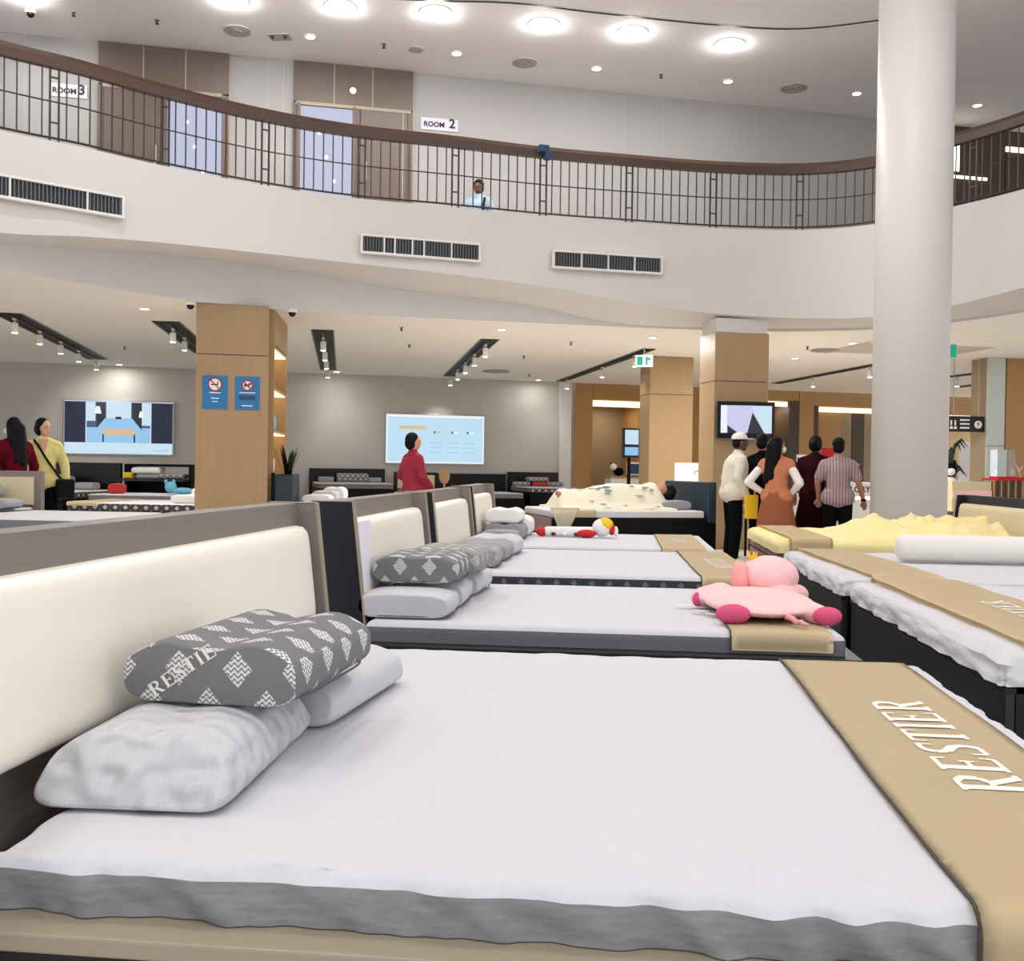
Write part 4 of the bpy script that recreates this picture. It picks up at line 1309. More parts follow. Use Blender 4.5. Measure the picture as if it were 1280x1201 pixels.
for k in range(3):
    bm = bmesh.new(); ellip(bm, (-0.17 + 0.10 * k, -0.042, 0.025), (0.022, 0.012, 0.016), 10, 8); obj('spot', bm, 'vent_dark' if k != 1 else 'plush_white', t, smooth=True)

# ================================================================== BEDS FURTHER BACK
def far_bed(label, mlabel, loc, rotz, L, W, z, base='black', top='sheet_plain', side='check_far', hb_h=None, hb_m='black', pad=None, hb_over=0.05, group='display beds further back', th=0.12):
    """local: head at x=0, foot at x=L, width along y"""
    t = thing('platform_bed', label, 'bed', (loc[0], loc[1], 0), rotz, group)
    obj('base_box', B(0.0, L, -W / 2, W / 2, 0.06, z - th - 0.01, 0.01), base, t)
    obj('plinth', B(0.06, L - 0.06, -W / 2 + 0.05, W / 2 - 0.05, 0, 0.06), 'black', t)
    if hb_h:
        h = obj('headboard', B(-0.09, -0.01, -W / 2 - hb_over, W / 2 + hb_over, 0, hb_h, 0.008), hb_m, t)
        if pad:
            obj('cushion_panel', B(-0.012, 0.02, -W / 2 + 0.03, W / 2 - 0.03, z + 0.03, hb_h - 0.07, 0.012), pad, h)
    c, s = math.cos(rotz), math.sin(rotz)
    m = mattress(mlabel, -L / 2 + 0.02, L / 2 - 0.02, -W / 2 + 0.02, W / 2 - 0.02, z - th, z, top, side, 0.002, nx=10, ny=10, r=0.03)
    cx, cy = L / 2, 0
    m.location = (loc[0] + cx * c - cy * s, loc[1] + cx * s + cy * c, z - th)
    m.rotation_euler = (0, 0, rotz)
    def place(lx, ly, lz=0.0):
        return (loc[0] + lx * c - ly * s, loc[1] + lx * s + ly * c, z + 0.004 + lz)
    return t, place

# left-hand group
t, pl = far_bed('dark framed bed at the left edge with a cream headboard', 'white mattress at the left edge in front of the cream headboard', (-7.75, 11.35), -PI / 2, 2.0, 1.9, 0.66, 'black', 'sheet_plain', 'heather_dark', 1.085, 'grey_wood', 'cream_far', group=None)
P('dark grey folded pillow on top of the left edge pile', pl(0.50, 0.42, 0.115), 0.75, 0.48, 0.15, 'pillow_grey', 0.0, wave=0.4, piping=False)
P('light grey pillow at the very left edge under the pile', pl(0.62, 0.25), 0.55, 0.5, 0.13, 'pillow_light', 0.1, wave=0.2, piping=False)
P('grey pillow under the right end of the left edge pile', pl(0.55, 0.78), 0.34, 0.5, 0.12, 'pillow_grey', 0.0, wave=0.2, piping=False)
far_bed('low black bed without headboard behind the nearest headboard', 'wide pale mattress behind the nearest headboard', (-6.72, 10.3), 0.0, 1.6, 1.7, 0.64, 'black', 'sheet_plain', 'heather_dark')
t, pl = far_bed('black bed left of the sign column with checked mattress edge', 'pale mattress with a dark checked edge left of the sign column', (-6.22, 15.3), PI, 2.05, 1.5, 0.60, 'black', 'sheet_plain', 'check_far', 0.80, 'black')
runner('mustard band on the checked mattress left of the sign column', -8.25, -7.75, 14.57, 16.03, 0.602, 0.06, edge=False, group='beige bed runners')
P('white pillow on the checked mattress by the sign column', pl(0.25, 0.35), 0.55, 0.42, 0.13, 'cushion_white', PI, wave=0.1, piping=False)
P('upper white pillow of the stack by the sign column', pl(0.22, -0.25, 0.0), 0.5, 0.38, 0.24, 'cushion_white', PI, wave=0.1, piping=False)
t, pl = far_bed('bed with tall black headboard below the bedroom screen', 'pale mattress against the tall black headboard', (-10.08, 18.3), -PI / 2, 1.9, 1.45, 0.69, 'black', 'sheet_plain', 'check_far', 1.19, 'black_lacquer')
P('silver patterned pillow leaning on the tall black headboard', pl(0.35, -0.25), 0.52, 0.3, 0.26, 'pillow_diamond_soft', PI / 2, wave=0.0, piping=False)
P('small grey pillow beside the silver patterned one', pl(0.35, 0.32), 0.34, 0.3, 0.14, 'pillow_grey', PI / 2, wave=0.0, piping=False)
P('grey pillow in front of the silver patterned one', pl(0.75, -0.15), 0.34, 0.3, 0.12, 'pillow_grey', PI / 2, wave=0.0, piping=False)
# open black shelf headboard with stacked things
t = thing('open_shelf', 'open black shelf frame below the right end of the bedroom screen', 'shelf', (-8.62, 18.6, 0), 0)
for x in (-0.66, 0.60):
    obj('upright', B(x, x + 0.06, -0.2, 0.2, 0, 1.18), 'black', t)
obj('top_board', B(-0.60, 0.60, -0.2, 0.2, 1.13, 1.18), 'black', t)
obj('shelf_board', B(-0.60, 0.60, -0.45, 0.2, 0.86, 0.90), 'charcoal_green', t)
obj('back_panel', B(-0.60, 0.60, 0.16, 0.2, 0, 0.86), 'black', t)
P('folded white towel bundle on the open black shelf', (-8.85, 18.5, 0.995), 0.52, 0.34, 0.13, 'cushion_white', PI / 2, wave=0, piping=False, name='towel_bundle')
P('folded grey towel bundle under the white one on the shelf', (-8.80, 18.5, 0.904), 0.45, 0.32, 0.09, 'pillow_grey', PI / 2, wave=0, piping=False, name='towel_bundle')
P('dark patterned cushion at the right of the open black shelf', (-8.35, 18.5, 0.904), 0.45, 0.30, 0.10, 'pillow_diamond', PI / 2, wave=0, piping=False, name='cushion')
P('small yellow cushion at the left of the open black shelf', (-9.18, 18.4, 0.905), 0.16, 0.2, 0.12, 'yellow', PI / 2, wave=0, piping=False, name='cushion')
P('red cushion stack standing left below the open shelf', (-8.80, 17.2, 0.66), 0.30, 0.3, 0.18, 'sign_red', 0.4, wave=0, piping=False, name='cushion')
far_bed('black bed carrying the red and the blue cushions', 'grey mattress carrying the red and the blue cushions', (-7.35, 17.3), PI, 1.75, 1.2, 0.655, 'black', 'sheet_plain', 'heather_dark')
t = thing('plush_toy', 'light blue plush toy lying left of the sign column', 'plush toy', (-7.65, 17.05, 0.662), 0, 'plush toys on the beds')
bm = bmesh.new(); ellip(bm, (0.12, 0, 0.06), (0.20, 0.12, 0.06)); obj('body', bm, 'item_blue', t, smooth=True)
bm = bmesh.new(); ellip(bm, (-0.10, 0, 0.12), (0.10, 0.10, 0.10)); h_ = obj('head', bm, 'item_blue', t, smooth=True)
for sx in (-1, 1):
    bm = bmesh.new(); ellip(bm, (-0.12 + 0.07 * sx, 0, 0.21), (0.03, 0.03, 0.05), 10, 8); obj('ear', bm, 'item_blue', h_, smooth=True)

# middle group behind the near row
t, pl = far_bed('bed of stacked white blankets right of the planter', 'pale mattress right of the planter', (-4.75, 15.6), 0, 1.9, 1.5, 0.64, 'black', 'sheet_plain', 'heather_dark')
for k, (x, y, z, s) in enumerate([(0.22, -0.52, 0.0, 'nearest'), (0.2, -0.05, 0.0, 'middle'), (0.22, 0.42, 0.0, 'farthest')]):
    P('white rolled blanket, %s of three beside the planter' % s, pl(x, y, z), 0.40, 0.42 - 0.04 * k, 0.12 + 0.05 * k, 'cushion_white' if k != 1 else 'pillow_light', 0.1, wave=0.3, piping=False, name='blanket_roll', group='blanket rolls by the planter')
def wall_bed(label, ml, s, W, z, hb_h, side='heather_dark', L=1.95, pad=None):
    p = BW0 + BD * s + Vector((BD.y, -BD.x)) * 0.14
    return far_bed(label, ml, p, BANG - PI / 2, L, W, z, 'black', 'sheet_plain', side, hb_h, 'black_lacquer', pad, group='beds along the back wall')
t, pl = wall_bed('bed against the back wall left of the lady in red', 'grey mattress against the back wall left of the lady in red', 7.85, 1.75, 0.80, 1.13)
P('dark patterned pillow upright on the wall bed left of the lady in red', pl(0.35, 0.08), 0.75, 0.25, 0.22, 'pillow_diamond', BANG, wave=0, piping=False).rotation_euler[2] = BANG - PI / 2
P('small grey pillow left on that wall bed', pl(0.35, -0.55), 0.36, 0.25, 0.13, 'pillow_grey', BANG - PI / 2, wave=0, piping=False)
P('small grey pillow right on that wall bed', pl(0.35, 0.62), 0.3, 0.25, 0.12, 'pillow_grey', BANG - PI / 2, wave=0, piping=False)
wall_bed('cream headed bed behind the lady in red', 'pale mattress behind the lady in red', 9.55, 1.0, 0.62, 1.06, pad='cream_far')
wall_bed('black bed below the pale blue screen', 'dark mattress below the pale blue screen', 10.98, 1.7, 0.60, 1.04, 'heather_dark')
t, pl = wall_bed('black bed at the right end of the back wall', 'grey mattress at the right end of the back wall', 12.6, 1.25, 0.74, 1.10, 'check_far')
P('patterned pillow on top at the right end of the back wall', pl(0.35, 0.0, 0.12), 0.55, 0.3, 0.12, 'pillow_diamond', BANG - PI / 2, wave=0, piping=False)
P('red pillow in the pile at the right end of the back wall', pl(0.38, 0.05, 0.0), 0.42, 0.3, 0.12, 'sign_red', BANG - PI / 2, wave=0, piping=False)
P('patterned pillow left of the red pillow at the back wall', pl(0.35, -0.42), 0.40, 0.3, 0.12, 'pillow_diamond', BANG - PI / 2, wave=0, piping=False)
P('patterned pillow right of the red pillow at the back wall', pl(0.35, 0.46), 0.40, 0.3, 0.12, 'pillow_diamond', BANG - PI / 2, wave=0, piping=False)
far_bed('small white topped table bed just beyond the fourth headboard', 'white mattress just beyond the fourth headboard', (-2.6, 12.0), 0, 1.45, 1.1, 0.70, 'black', 'sheet_plain', 'heather_dark')
t = thing('paddle_sign', 'beige oval paddle on a thin stick behind the fourth headboards', 'paddle', (-2.35, 13.6, 0.0))
obj('stick', tube(bmesh.new(), [(0, 0, 0.64), (0, 0, 1.0)], 0.012, 8), 'brass', t)
obj('foot', lathe(bmesh.new(), [(0.12, 0), (0.12, 0.02), (0.02, 0.03), (0.015, 0.66)], 16), 'dark_metal', t)
d_ = obj('disc', lathe(bmesh.new(), [(0.085, -0.01), (0.085, 0.01)], 24, (0, 0, 0), 'y'), 'brass', t)
d_.scale = (0.85, 1, 1.25)
d_.location = (0, 0, 1.08)

# ---- the bed with the sleeping person
SA = math.radians(20)
t, pl = far_bed('dark bed with navy headboard carrying the sleeping person', 'white mattress under the sleeping person', (0.90, 14.58), SA + PI, 2.15, 1.5, 0.66, 'black', 'sheet_plain', 'sheet_plain', None, group=None, th=0.09)
obj('headboard', B(-0.14, -0.02, -0.76, 0.76, 0.50, 1.05, 0.02), 'navy', t)
obj('head_base', B(-0.14, -0.005, -0.75, 0.75, 0, 0.50), 'black', t)
obj('valance', B(2.15, 2.17, -0.74, 0.74, 0.35, 0.56, 0.004), 'mauve', t)
q = pl(1.72, 0.0)
runner('olive band hanging over the edge of the sleeper\'s mattress', q[0] - 0.17, q[0] + 0.17, q[1] - 0.73, q[1] + 0.73, 0.662, 0.09, edge=False, rot=SA)
P('grey pillow under the sleeping person\'s head', pl(0.30, 0.1), 0.75, 0.42, 0.13, 'pillow_grey', SA, wave=0.1, piping=False)
def skin_body(name, m, parent, caps, ells=(), vox=0.013, smooth=3):
    bm = bmesh.new()
    for c in caps:
        capsule(bm, *c)
    for e in ells:
        ellip(bm, *e)
    return remesh(obj(name, bm, m, parent), vox, smooth)
sl = thing('person', 'person asleep on the dark bed under a pale floral blanket', 'person', pl(0, 0.05, 0.02), SA + PI)
skin_body('body', 'skin', sl, [((0.55, 0.05, 0.14), (1.0, 0.05, 0.13), 0.14, 0.13), ((1.0, -0.03, 0.13), (1.5, 0.0, 0.13), 0.10, 0.07), ((1.5, 0.0, 0.13), (1.82, 0.03, 0.08), 0.06, 0.045), ((1.0, 0.13, 0.12), (1.45, 0.16, 0.12), 0.10, 0.07), ((1.45, 0.16, 0.12), (1.85, 0.17, 0.07), 0.06, 0.045), ((0.55, 0.05, 0.14), (0.42, 0.05, 0.19), 0.06, 0.055), ((1.84, 0.03, 0.08), (1.88, 0.03, 0.19), 0.04, 0.035), ((1.86, 0.17, 0.07), (1.90, 0.17, 0.18), 0.04, 0.035)], [((0.33, 0.05, 0.21), (0.105, 0.08, 0.095)), ((0.34, 0.05, 0.30), (0.03, 0.02, 0.03))])
skin_body('hair', 'hair', sl, [((0.24, -0.02, 0.17), (0.28, 0.12, 0.17), 0.07, 0.07)], [((0.27, 0.05, 0.22), (0.10, 0.10, 0.105)), ((0.32, 0.15, 0.16), (0.08, 0.05, 0.06))])
def bl(p, zx, zy):
    # follows the body beneath: chest, bent knee, feet
    x = p.x + 1.15
    h = (0.335 - 0.085 * (x - 0.6) + 0.02 * math.sin(x * 7)) * min(1.0, max(0.0, (x - 0.33) / 0.18)) * min(1.0, max(0.0, (2.0 - x) / 0.15))
    g = math.exp(-((p.y - 0.06) / 0.32) ** 4)
    wob = 0.016 * noise.noise(Vector((p.x * 7, p.y * 9, 2))) 
    if zx > 0 or zy > 0:
        k = 0.03 * noise.noise(Vector((p.x * 8, p.y * 8, 5)))
        return Vector((k * (zx > zy), k * (zy >= zx), (h * g if zx == 0 and zy == 0 else 0)))
    return Vector((0.03 * noise.noise(Vector((p.y * 3, 2, 1))), 0, h * g + wob + 0.02))
a, b_ = drape_sheet(0.80, 0.62, 0.02, 0.02, 0.015, 46, 40, 1, bl, False)
b_.free()
o = tag(obj('blanket', a, 'blanket_floral', smooth=True), 'pale floral blanket over the sleeping person', 'blanket')
q = pl(1.15, 0.0)
o.location = (q[0], q[1], 0.668)
o.rotation_euler = (0, 0, SA + PI)
a = bmesh.new()
rows = []
for i in range(15):
    v = i / 14
    row = []
    for j in range(15):
        u = j / 14
        drop = 0.40 * v * (1.05 - 0.75 * abs(u - 0.45) * 1.4)
        row.append(a.verts.new((1.78 + u * 0.40 * (1 - 0.5 * v) + 0.12 * v, 0.76 + 0.018 * math.sin(u * 16 + v * 3) * v + 0.02 * v, 0.03 - drop)))
    rows.append(row)
for i in range(14):
    for j in range(14):
        a.faces.new((rows[i][j], rows[i][j + 1], rows[i + 1][j + 1], rows[i + 1][j]))
bmesh.ops.solidify(a, geom=list(a.faces), thickness=0.006)
x = obj('hanging_corner', a, 'blanket_floral', o, smooth=True)
x.location = (-1.15, 0.0, 0.0)
x['label'] = 'blanket corner hanging down to the floor'
# painted flowers are woven patches
for k in range(26):
    u, v = random.uniform(-0.62, 0.6), random.uniform(0.0, 0.55)
    p = Vector((u, v, 0)); z = bl(p, 0, 0)
    b_ = lathe(bmesh.new(), [(0.03 + 0.03 * random.random(), 0), (0.02, 0.004)], 10, (u + z.x, v, z.z + 0.003))
    f_ = obj('flower_patch', b_, ('item_blue', 'cushion_white', 'runner_beige')[k % 3], o)

# ================================================================== PEOPLE
def person(label, loc, rotz, h, skin='skin', top='white_cloth', bottom='black_cloth', sleeve='long', arms=None, lean=0.0, hair='short', skirt=False, legs=True, build=1.0, hat=None, mask=False, headturn=0.0, seated=False, bag=None, shoes='black', open_coat=None):
    """faces local +y"""
    t = thing('person', label, 'person', loc, rotz)
    k = h / 1.70
    t.scale = (k, k, k)
    V_ = Vector
    ln = lambda z: lean * max(0, z - 0.95)
    def S(x, y, z):
        return (x, y + ln(z), z)
    bw = build
    A = arms or [((0.25, -0.02, 1.14), (0.27, 0.08, 0.90)), ((-0.25, -0.02, 1.14), (-0.27, 0.08, 0.90))]
    A = [(S(*e), S(*w_)) for e, w_ in A]
    sh = [S(0.165 * bw, 0, 1.38), S(-0.165 * bw, 0, 1.38)]
    caps = [(S(-0.05, 0, 1.0), S(0.05, 0, 1.0), 0.12 * bw, 0.12 * bw), (S(0, 0, 1.0), S(0, 0, 1.28), 0.12 * bw, 0.125 * bw), (S(-0.09, 0, 1.32), S(0.09, 0, 1.32), 0.095 * bw, 0.095 * bw), (S(-0.14 * bw, 0, 1.39), S(0.14 * bw, 0, 1.39), 0.06, 0.06), (S(0, 0, 1.42), S(0, 0.01, 1.54), 0.055, 0.05)]
    for i in (0, 1):
        e, w_ = A[i]
        caps += [(sh[i], e, 0.055, 0.042), (e, w_, 0.042, 0.028)]
        d = (V_(w_) - V_(e)).normalized()
        side = V_((d.y, -d.x, 0)) if abs(d.z) < 0.95 else V_((0, 1, 0))
        if side.length < 0.1:
            side = V_((0, 1, 0))
        side.normalize()
        pc = V_(w_) + d * 0.05
        for q in (-0.02, 0.02):
            caps.append((V_(w_) + side * q * 0.5, pc + side * q, 0.022, 0.02))
        nrm = d.cross(side)
        for f in range(4):
            b0 = pc + side * (-0.030 + 0.02 * f)
            L_ = (0.055, 0.066, 0.062, 0.045)[f]
            m_ = b0 + d * L_ * 0.6 + nrm * 0.006
            caps += [(b0, m_, 0.010, 0.0095), (m_, m_ + d * L_ * 0.45 + nrm * 0.018, 0.0095, 0.0085)]
        th0 = V_(w_) + d * 0.015 - side * 0.025
        th1 = th0 + d * 0.03 - side * 0.03 + nrm * 0.01
        caps += [(th0, th1, 0.013, 0.011), (th1, th1 + d * 0.03 + nrm * 0.008, 0.011, 0.009)]
    kn = [S(0.1, 0.02, 0.50), S(-0.1, 0.02, 0.50)]
    if legs:
        for i, sx in enumerate((1, -1)):
            caps += [((0.09 * sx, 0, 0.93), (0.10 * sx, 0.02, 0.50), 0.085, 0.058), ((0.10 * sx, 0.02, 0.50), (0.10 * sx, -0.02, 0.09), 0.055, 0.038), ((0.10 * sx, -0.03, 0.05), (0.115 * sx, 0.14, 0.035), 0.04, 0.032)]
    hz = 1.61
    hc = V_(S(0, 0.015, hz))
    R = Matrix.Rotation(headturn, 3, 'Z')
    def H(x, y, z):
        return hc + R @ V_((x, y, z))
    ells = [(H(0, 0, 0.01), (0.077, 0.095, 0.108), 16, 12, R), (H(0, 0.03, -0.055), (0.058, 0.062, 0.06), 14, 10, R), (H(0, 0.095, -0.012), (0.014, 0.022, 0.024), 10, 8, R), (H(0, 0.07, 0.025), (0.05, 0.03, 0.02), 12, 8, R), (H(0.078, -0.005, -0.005), (0.012, 0.02, 0.032), 8, 6, R), (H(-0.078, -0.005, -0.005), (0.012, 0.02, 0.032), 8, 6, R)]
    skin_body('body', skin, t, caps, ells, 0.0105, 2)
    for sx in (-1, 1):
        bm = bmesh.new(); ellip(bm, H(0.032 * sx, 0.088, 0.008), (0.012, 0.008, 0.007), 8, 6, R); obj('eye', bm, 'ink_black', t, smooth=True)
    bm = bmesh.new(); ellip(bm, H(0, 0.090, -0.055), (0.022, 0.008, 0.006), 10, 6, R); obj('mouth', bm, 'sign_red' if False else 'mauve', t, smooth=True)
    # hair
    hcaps, hells = [], [(H(0, -0.018, 0.035), (0.088, 0.098, 0.098), 16, 12, R)]
    if hair == 'bob':
        hells += [(H(0, -0.035, -0.015), (0.098, 0.085, 0.10), 16, 12, R)]
        hcaps += [(H(0.082, -0.005, 0.03), H(0.078, -0.01, -0.065), 0.026, 0.022), (H(-0.082, -0.005, 0.03), H(-0.078, -0.01, -0.065), 0.026, 0.022)]
    elif hair == 'long':
        hcaps += [(H(0.05, -0.055, 0.0), H(0.065, -0.11, -0.40), 0.062, 0.058), (H(-0.05, -0.055, 0.0), H(-0.065, -0.11, -0.40), 0.062, 0.058), (H(0, -0.07, 0.0), H(0, -0.13, -0.44), 0.08, 0.065), (H(0.082, 0.0, 0.03), H(0.085, -0.03, -0.15), 0.025, 0.03), (H(-0.082, 0.0, 0.03), H(-0.085, -0.03, -0.15), 0.025, 0.03)]
    elif hair == 'bun':
        hells += [(H(0, -0.11, 0.02), (0.05, 0.05, 0.05), 12, 10, R), (H(0, -0.03, -0.01), (0.09, 0.085, 0.09), 16, 12, R)]
    else:
        hells = [(H(0, -0.012, 0.048), (0.085, 0.098, 0.09), 16, 12, R), (H(0, -0.05, -0.01), (0.078, 0.06, 0.075), 14, 10, R)]
    skin_body('hair', 'hair', t, hcaps, hells, 0.012, 2)
    # clothing
    cl = [(S(-0.07, 0, 0.95), S(0.07, 0, 0.95), 0.140 * bw, 0.140 * bw), (S(0, 0, 1.0), S(0, 0, 1.28), 0.145 * bw, 0.15 * bw), (S(-0.09, 0, 1.31), S(0.09, 0, 1.31), 0.115 * bw, 0.115 * bw), (S(-0.145 * bw, 0, 1.385), S(0.145 * bw, 0, 1.385), 0.072, 0.072), (S(0, 0.0, 1.40), S(0, 0.005, 1.465), 0.085, 0.072)]
    for sx in (1, -1):
        cl.append((S(0.035 * sx, 0, 1.44), S(0.15 * bw * sx, 0, 1.385), 0.058, 0.066))
    for i in (0, 1):
        e, w_ = A[i]
        if sleeve == 'long':
            cl += [(sh[i], e, 0.068, 0.060), (e, V_(e).lerp(V_(w_), 0.93), 0.060, 0.045)]
        elif sleeve == 'short':
            cl += [(sh[i], V_(sh[i]).lerp(V_(e), 0.72), 0.070, 0.070)]
        else:
            cl += [(sh[i], V_(sh[i]).lerp(V_(e), 0.12), 0.072, 0.068)]
    skin_body('top', top, t, cl, (), 0.014, 3)
    if sleeve == 'guards':
        for i in (0, 1):
            e, w_ = A[i]
            skin_body('arm_sleeve', 'white_cloth', t, [(V_(sh[i]).lerp(V_(e), 0.35), e, 0.058, 0.055), (e, V_(e).lerp(V_(w_), 0.98), 0.054, 0.038)], (), 0.012, 2)
    if skirt:
        b_ = bmesh.new()
        rows = []
        for z, r0 in ((1.06, 0.150), (1.0, 0.17), (0.85, 0.205), (0.7, 0.235), (0.50, 0.265)):
            rows.append([b_.verts.new(S(r0 * bw * (1 + 0.05 * math.sin(9 * a_) * (1.1 - z)) * math.cos(a_), 0.82 * r0 * (1 + 0.05 * math.sin(9 * a_) * (1.1 - z)) * math.sin(a_), z)) for a_ in [2 * PI * q / 54 for q in range(54)]])
        for i in range(4):
            for q in range(54):
                b_.faces.new((rows[i][q], rows[i + 1][q], rows[i + 1][(q + 1) % 54], rows[i][(q + 1) % 54]))
        bmesh.ops.solidify(b_, geom=list(b_.faces), thickness=0.008)
        bmesh.ops.recalc_face_normals(b_, faces=b_.faces)
        obj('skirt', b_, bottom, t, smooth=True)
    elif legs:
        tr = [(S(-0.05, 0, 0.97), S(0.05, 0, 0.97), 0.132 * bw, 0.132 * bw)]
        for sx in (1, -1):
            tr += [((0.09 * sx, 0, 0.93), (0.10 * sx, 0.02, 0.50), 0.105, 0.082), ((0.10 * sx, 0.02, 0.50), (0.10 * sx, -0.015, 0.10), 0.08, 0.068)]
        skin_body('trousers', bottom, t, tr, (), 0.014, 3)
    if legs:
        for sx in (1, -1):
            b_ = bmesh.new()
            capsule(b_, (0.10 * sx, -0.045, 0.052), (0.118 * sx, 0.16, 0.042), 0.052, 0.042)
            for v in b_.verts:
                v.co.z = max(v.co.z, 0.0)
            obj('shoe', b_, shoes, t, smooth=True)
    if hat:
        b_ = bmesh.new()
        ellip(b_, H(0, -0.012, 0.055), (0.098, 0.108, 0.085), 20, 12, R)
        for v in b_.verts:
            v.co.z = max(v.co.z, hc.z + 0.042)
        h_ = obj('cap', b_, hat, t, smooth=True)
        b_ = bmesh.new(); ellip(b_, H(0, 0.115, 0.05), (0.075, 0.085, 0.010), 16, 8, R); obj('peak', b_, hat, h_, smooth=True)
    if mask:
        b_ = bmesh.new(); ellip(b_, H(0, 0.07, -0.045), (0.066, 0.05, 0.052), 14, 10, R); obj('face_mask', b_, 'mask_white', t, smooth=True)
    return t, S, H

# left: two women behind the cream headboard
t, S, H = person('woman in a yellow cardigan with a black cross-body bag, beside the bedroom screen', (-7.34, 12.4, 0), math.radians(-148), 1.72, 'skin_light', 'yellow_cloth', 'black_cloth', 'long', hair='bob', headturn=math.radians(38))
b_ = tube(bmesh.new(), [S(0.11, 0.06, 1.46), S(0.06, 0.13, 1.38), S(-0.03, 0.155, 1.22), S(-0.13, 0.13, 1.07), S(-0.21, 0.06, 0.96)], 0.014, 8); obj('bag_strap', b_, 'black', t)
b_ = bmesh.new(); box(b_, -0.36, -0.14, 0.06, 0.18, 0.72, 0.97, 0.03); obj('bag', b_, 'black', t)
b_ = bmesh.new(); prism(b_, [(-0.055, 1.47), (0.055, 1.47), (0.0, 1.26)], 'y', 0.10, 0.147); obj('neckline', b_, 'skin_light', t)
person('woman in a maroon top with long black hair at the left edge', (-7.38, 11.82, 0), math.radians(60), 1.70, 'skin_light', 'maroon_cloth', 'black_cloth', 'long', hair='long', mask=True, headturn=math.radians(18), build=1.05)
# middle: lady in red looking at the pale blue screen
person('lady in a crimson jacket with short black hair facing the pale blue screen', (-2.62, 12.9, 0), math.radians(-52), 1.60, 'skin_light', 'crimson_cloth', 'black_cloth', 'long', arms=[((0.24, 0.02, 1.14), (0.14, 0.20, 0.98)), ((-0.27, -0.06, 1.15), (-0.14, 0.17, 1.0))], hair='bob', headturn=math.radians(-28), lean=-0.05, build=1.05)
# right: visitors by the counter
person('man in a white cap and off-white jacket with black trousers', (1.46, 13.55, 0), math.radians(-76), 1.66, 'skin_dark', 'offwhite_cloth', 'black_cloth', 'long', arms=[((0.23, -0.04, 1.14), (0.20, 0.13, 0.90)), ((-0.25, -0.04, 1.14), (-0.24, 0.12, 0.90))], hat='white_cloth', lean=0.12, shoes='white_cloth', build=1.15)
person('woman in an orange dress with white arm sleeves, hands on hips', (1.92, 12.9, 0), math.radians(-25), 1.60, 'skin', 'orange_cloth', 'orange_cloth', 'guards', arms=[((0.33, -0.10, 1.13), (0.19, 0.04, 1.0)), ((-0.35, -0.10, 1.13), (-0.19, 0.02, 1.0))], hair='long', mask=True, skirt=True, headturn=math.radians(-45))
person('person in dark clothes behind the woman in the orange dress', (1.86, 13.75, 0), math.radians(-30), 1.66, 'skin', 'black_cloth', 'black_cloth', 'long', hair='short')
person('woman in a dark wine dress left of the man in stripes', (2.50, 13.55, 0), math.radians(-15), 1.64, 'skin', 'wine_cloth', 'wine_cloth', 'short', hair='bun', skirt=True)
t, S, H = person('man in a pale striped shirt with a watch, seen from behind', (2.70, 13.1, 0), math.radians(-8), 1.60, 'skin', 'striped_cloth', 'black_cloth', 'short', arms=[((0.26, -0.02, 1.14), (0.33, 0.06, 0.90)), ((-0.26, 0.02, 1.14), (-0.24, 0.12, 0.92))], hair='short', build=1.08, lean=0.08)
obj('watch', lathe(bmesh.new(), [(0.036, -0.015), (0.036, 0.015)], 16, S(0.326, 0.052, 0.915)), 'black', t)
# upstairs: seated man seen through the railing
t, S, H = person('seated man in a pale blue shirt behind the balcony railing', (-2.29, 16.1, FLOOR2 - 0.83 - 0.02), math.radians(172), 1.66, 'skin_dark', 'pale_blue_cloth', 'black_cloth', 'short', legs=False, hair='short')
b_ = tube(bmesh.new(), [S(-0.13, 0.10, 1.42), S(-0.12, 0.16, 1.25), S(-0.12, 0.15, 1.08)], 0.02, 8); obj('backpack_strap', b_, 'black', t)
skin_body('legs', 'black_cloth', t, [((0.09, 0, 0.93), (0.12, 0.40, 0.95), 0.10, 0.08), ((-0.09, 0, 0.93), (-0.12, 0.40, 0.95), 0.10, 0.08), ((0.12, 0.30, 0.9), (0.05, 0.05, 0.88), 0.06, 0.05), ((-0.12, 0.30, 0.9), (-0.05, 0.05, 0.88), 0.06, 0.05)])
# far right shoppers behind the counter
person('seated shopper in a brown top with dark hair beyond the counter', (7.1, 21.3, -0.38), math.radians(10), 1.66, 'skin', 'timber_dark', 'black_cloth', 'long', hair='short', legs=False)
person('assistant in a grey top standing beyond the glass display case', (7.75, 22.2, 0.0), math.radians(160), 1.66, 'skin_light', 'pillow_grey', 'black_cloth', 'long', hair='short')

# ================================================================== SCREENS, SIGNS, FURNITURE
def panel_screen(label, s, w, z0, z1, name='wall_screen'):
    t = thing(name, label, 'screen', (*(BW0 + BD * s), z0), BANG, 'large screens on the back wall')
    obj('case', B(-0.03, w + 0.03, -0.06, -0.01, -0.03, z1 - z0 + 0.03, 0.006), 'steel', t)
    return t
t = panel_screen('large wall screen showing a dark blue bedroom advert', 1.38, 2.36, 1.40, 2.62)
W_, H_ = 2.36, 1.22
def scr(par, name, poly, m, lay):
    return obj(name, prism(bmesh.new(), [(a * W_, b * H_) for a, b in poly], 'y', -0.060 - 0.0012 * lay, -0.0602 - 0.0012 * (lay - 1)), m, par)
R4 = lambda a, b, c, d: [(a, c), (b, c), (b, d), (a, d)]
pic = scr(t, 'display', R4(0, 1, 0, 1), 'scr_pale', 1)
scr(pic, 'curtain', R4(0.0, 0.19, 0.21, 0.985), 'scr_navy', 2)
scr(pic, 'curtain', R4(0.80, 1.0, 0.21, 0.985), 'scr_navy', 2)
scr(pic, 'bedroom_wall', R4(0.20, 0.79, 0.21, 0.985), 'scr_slate', 2)
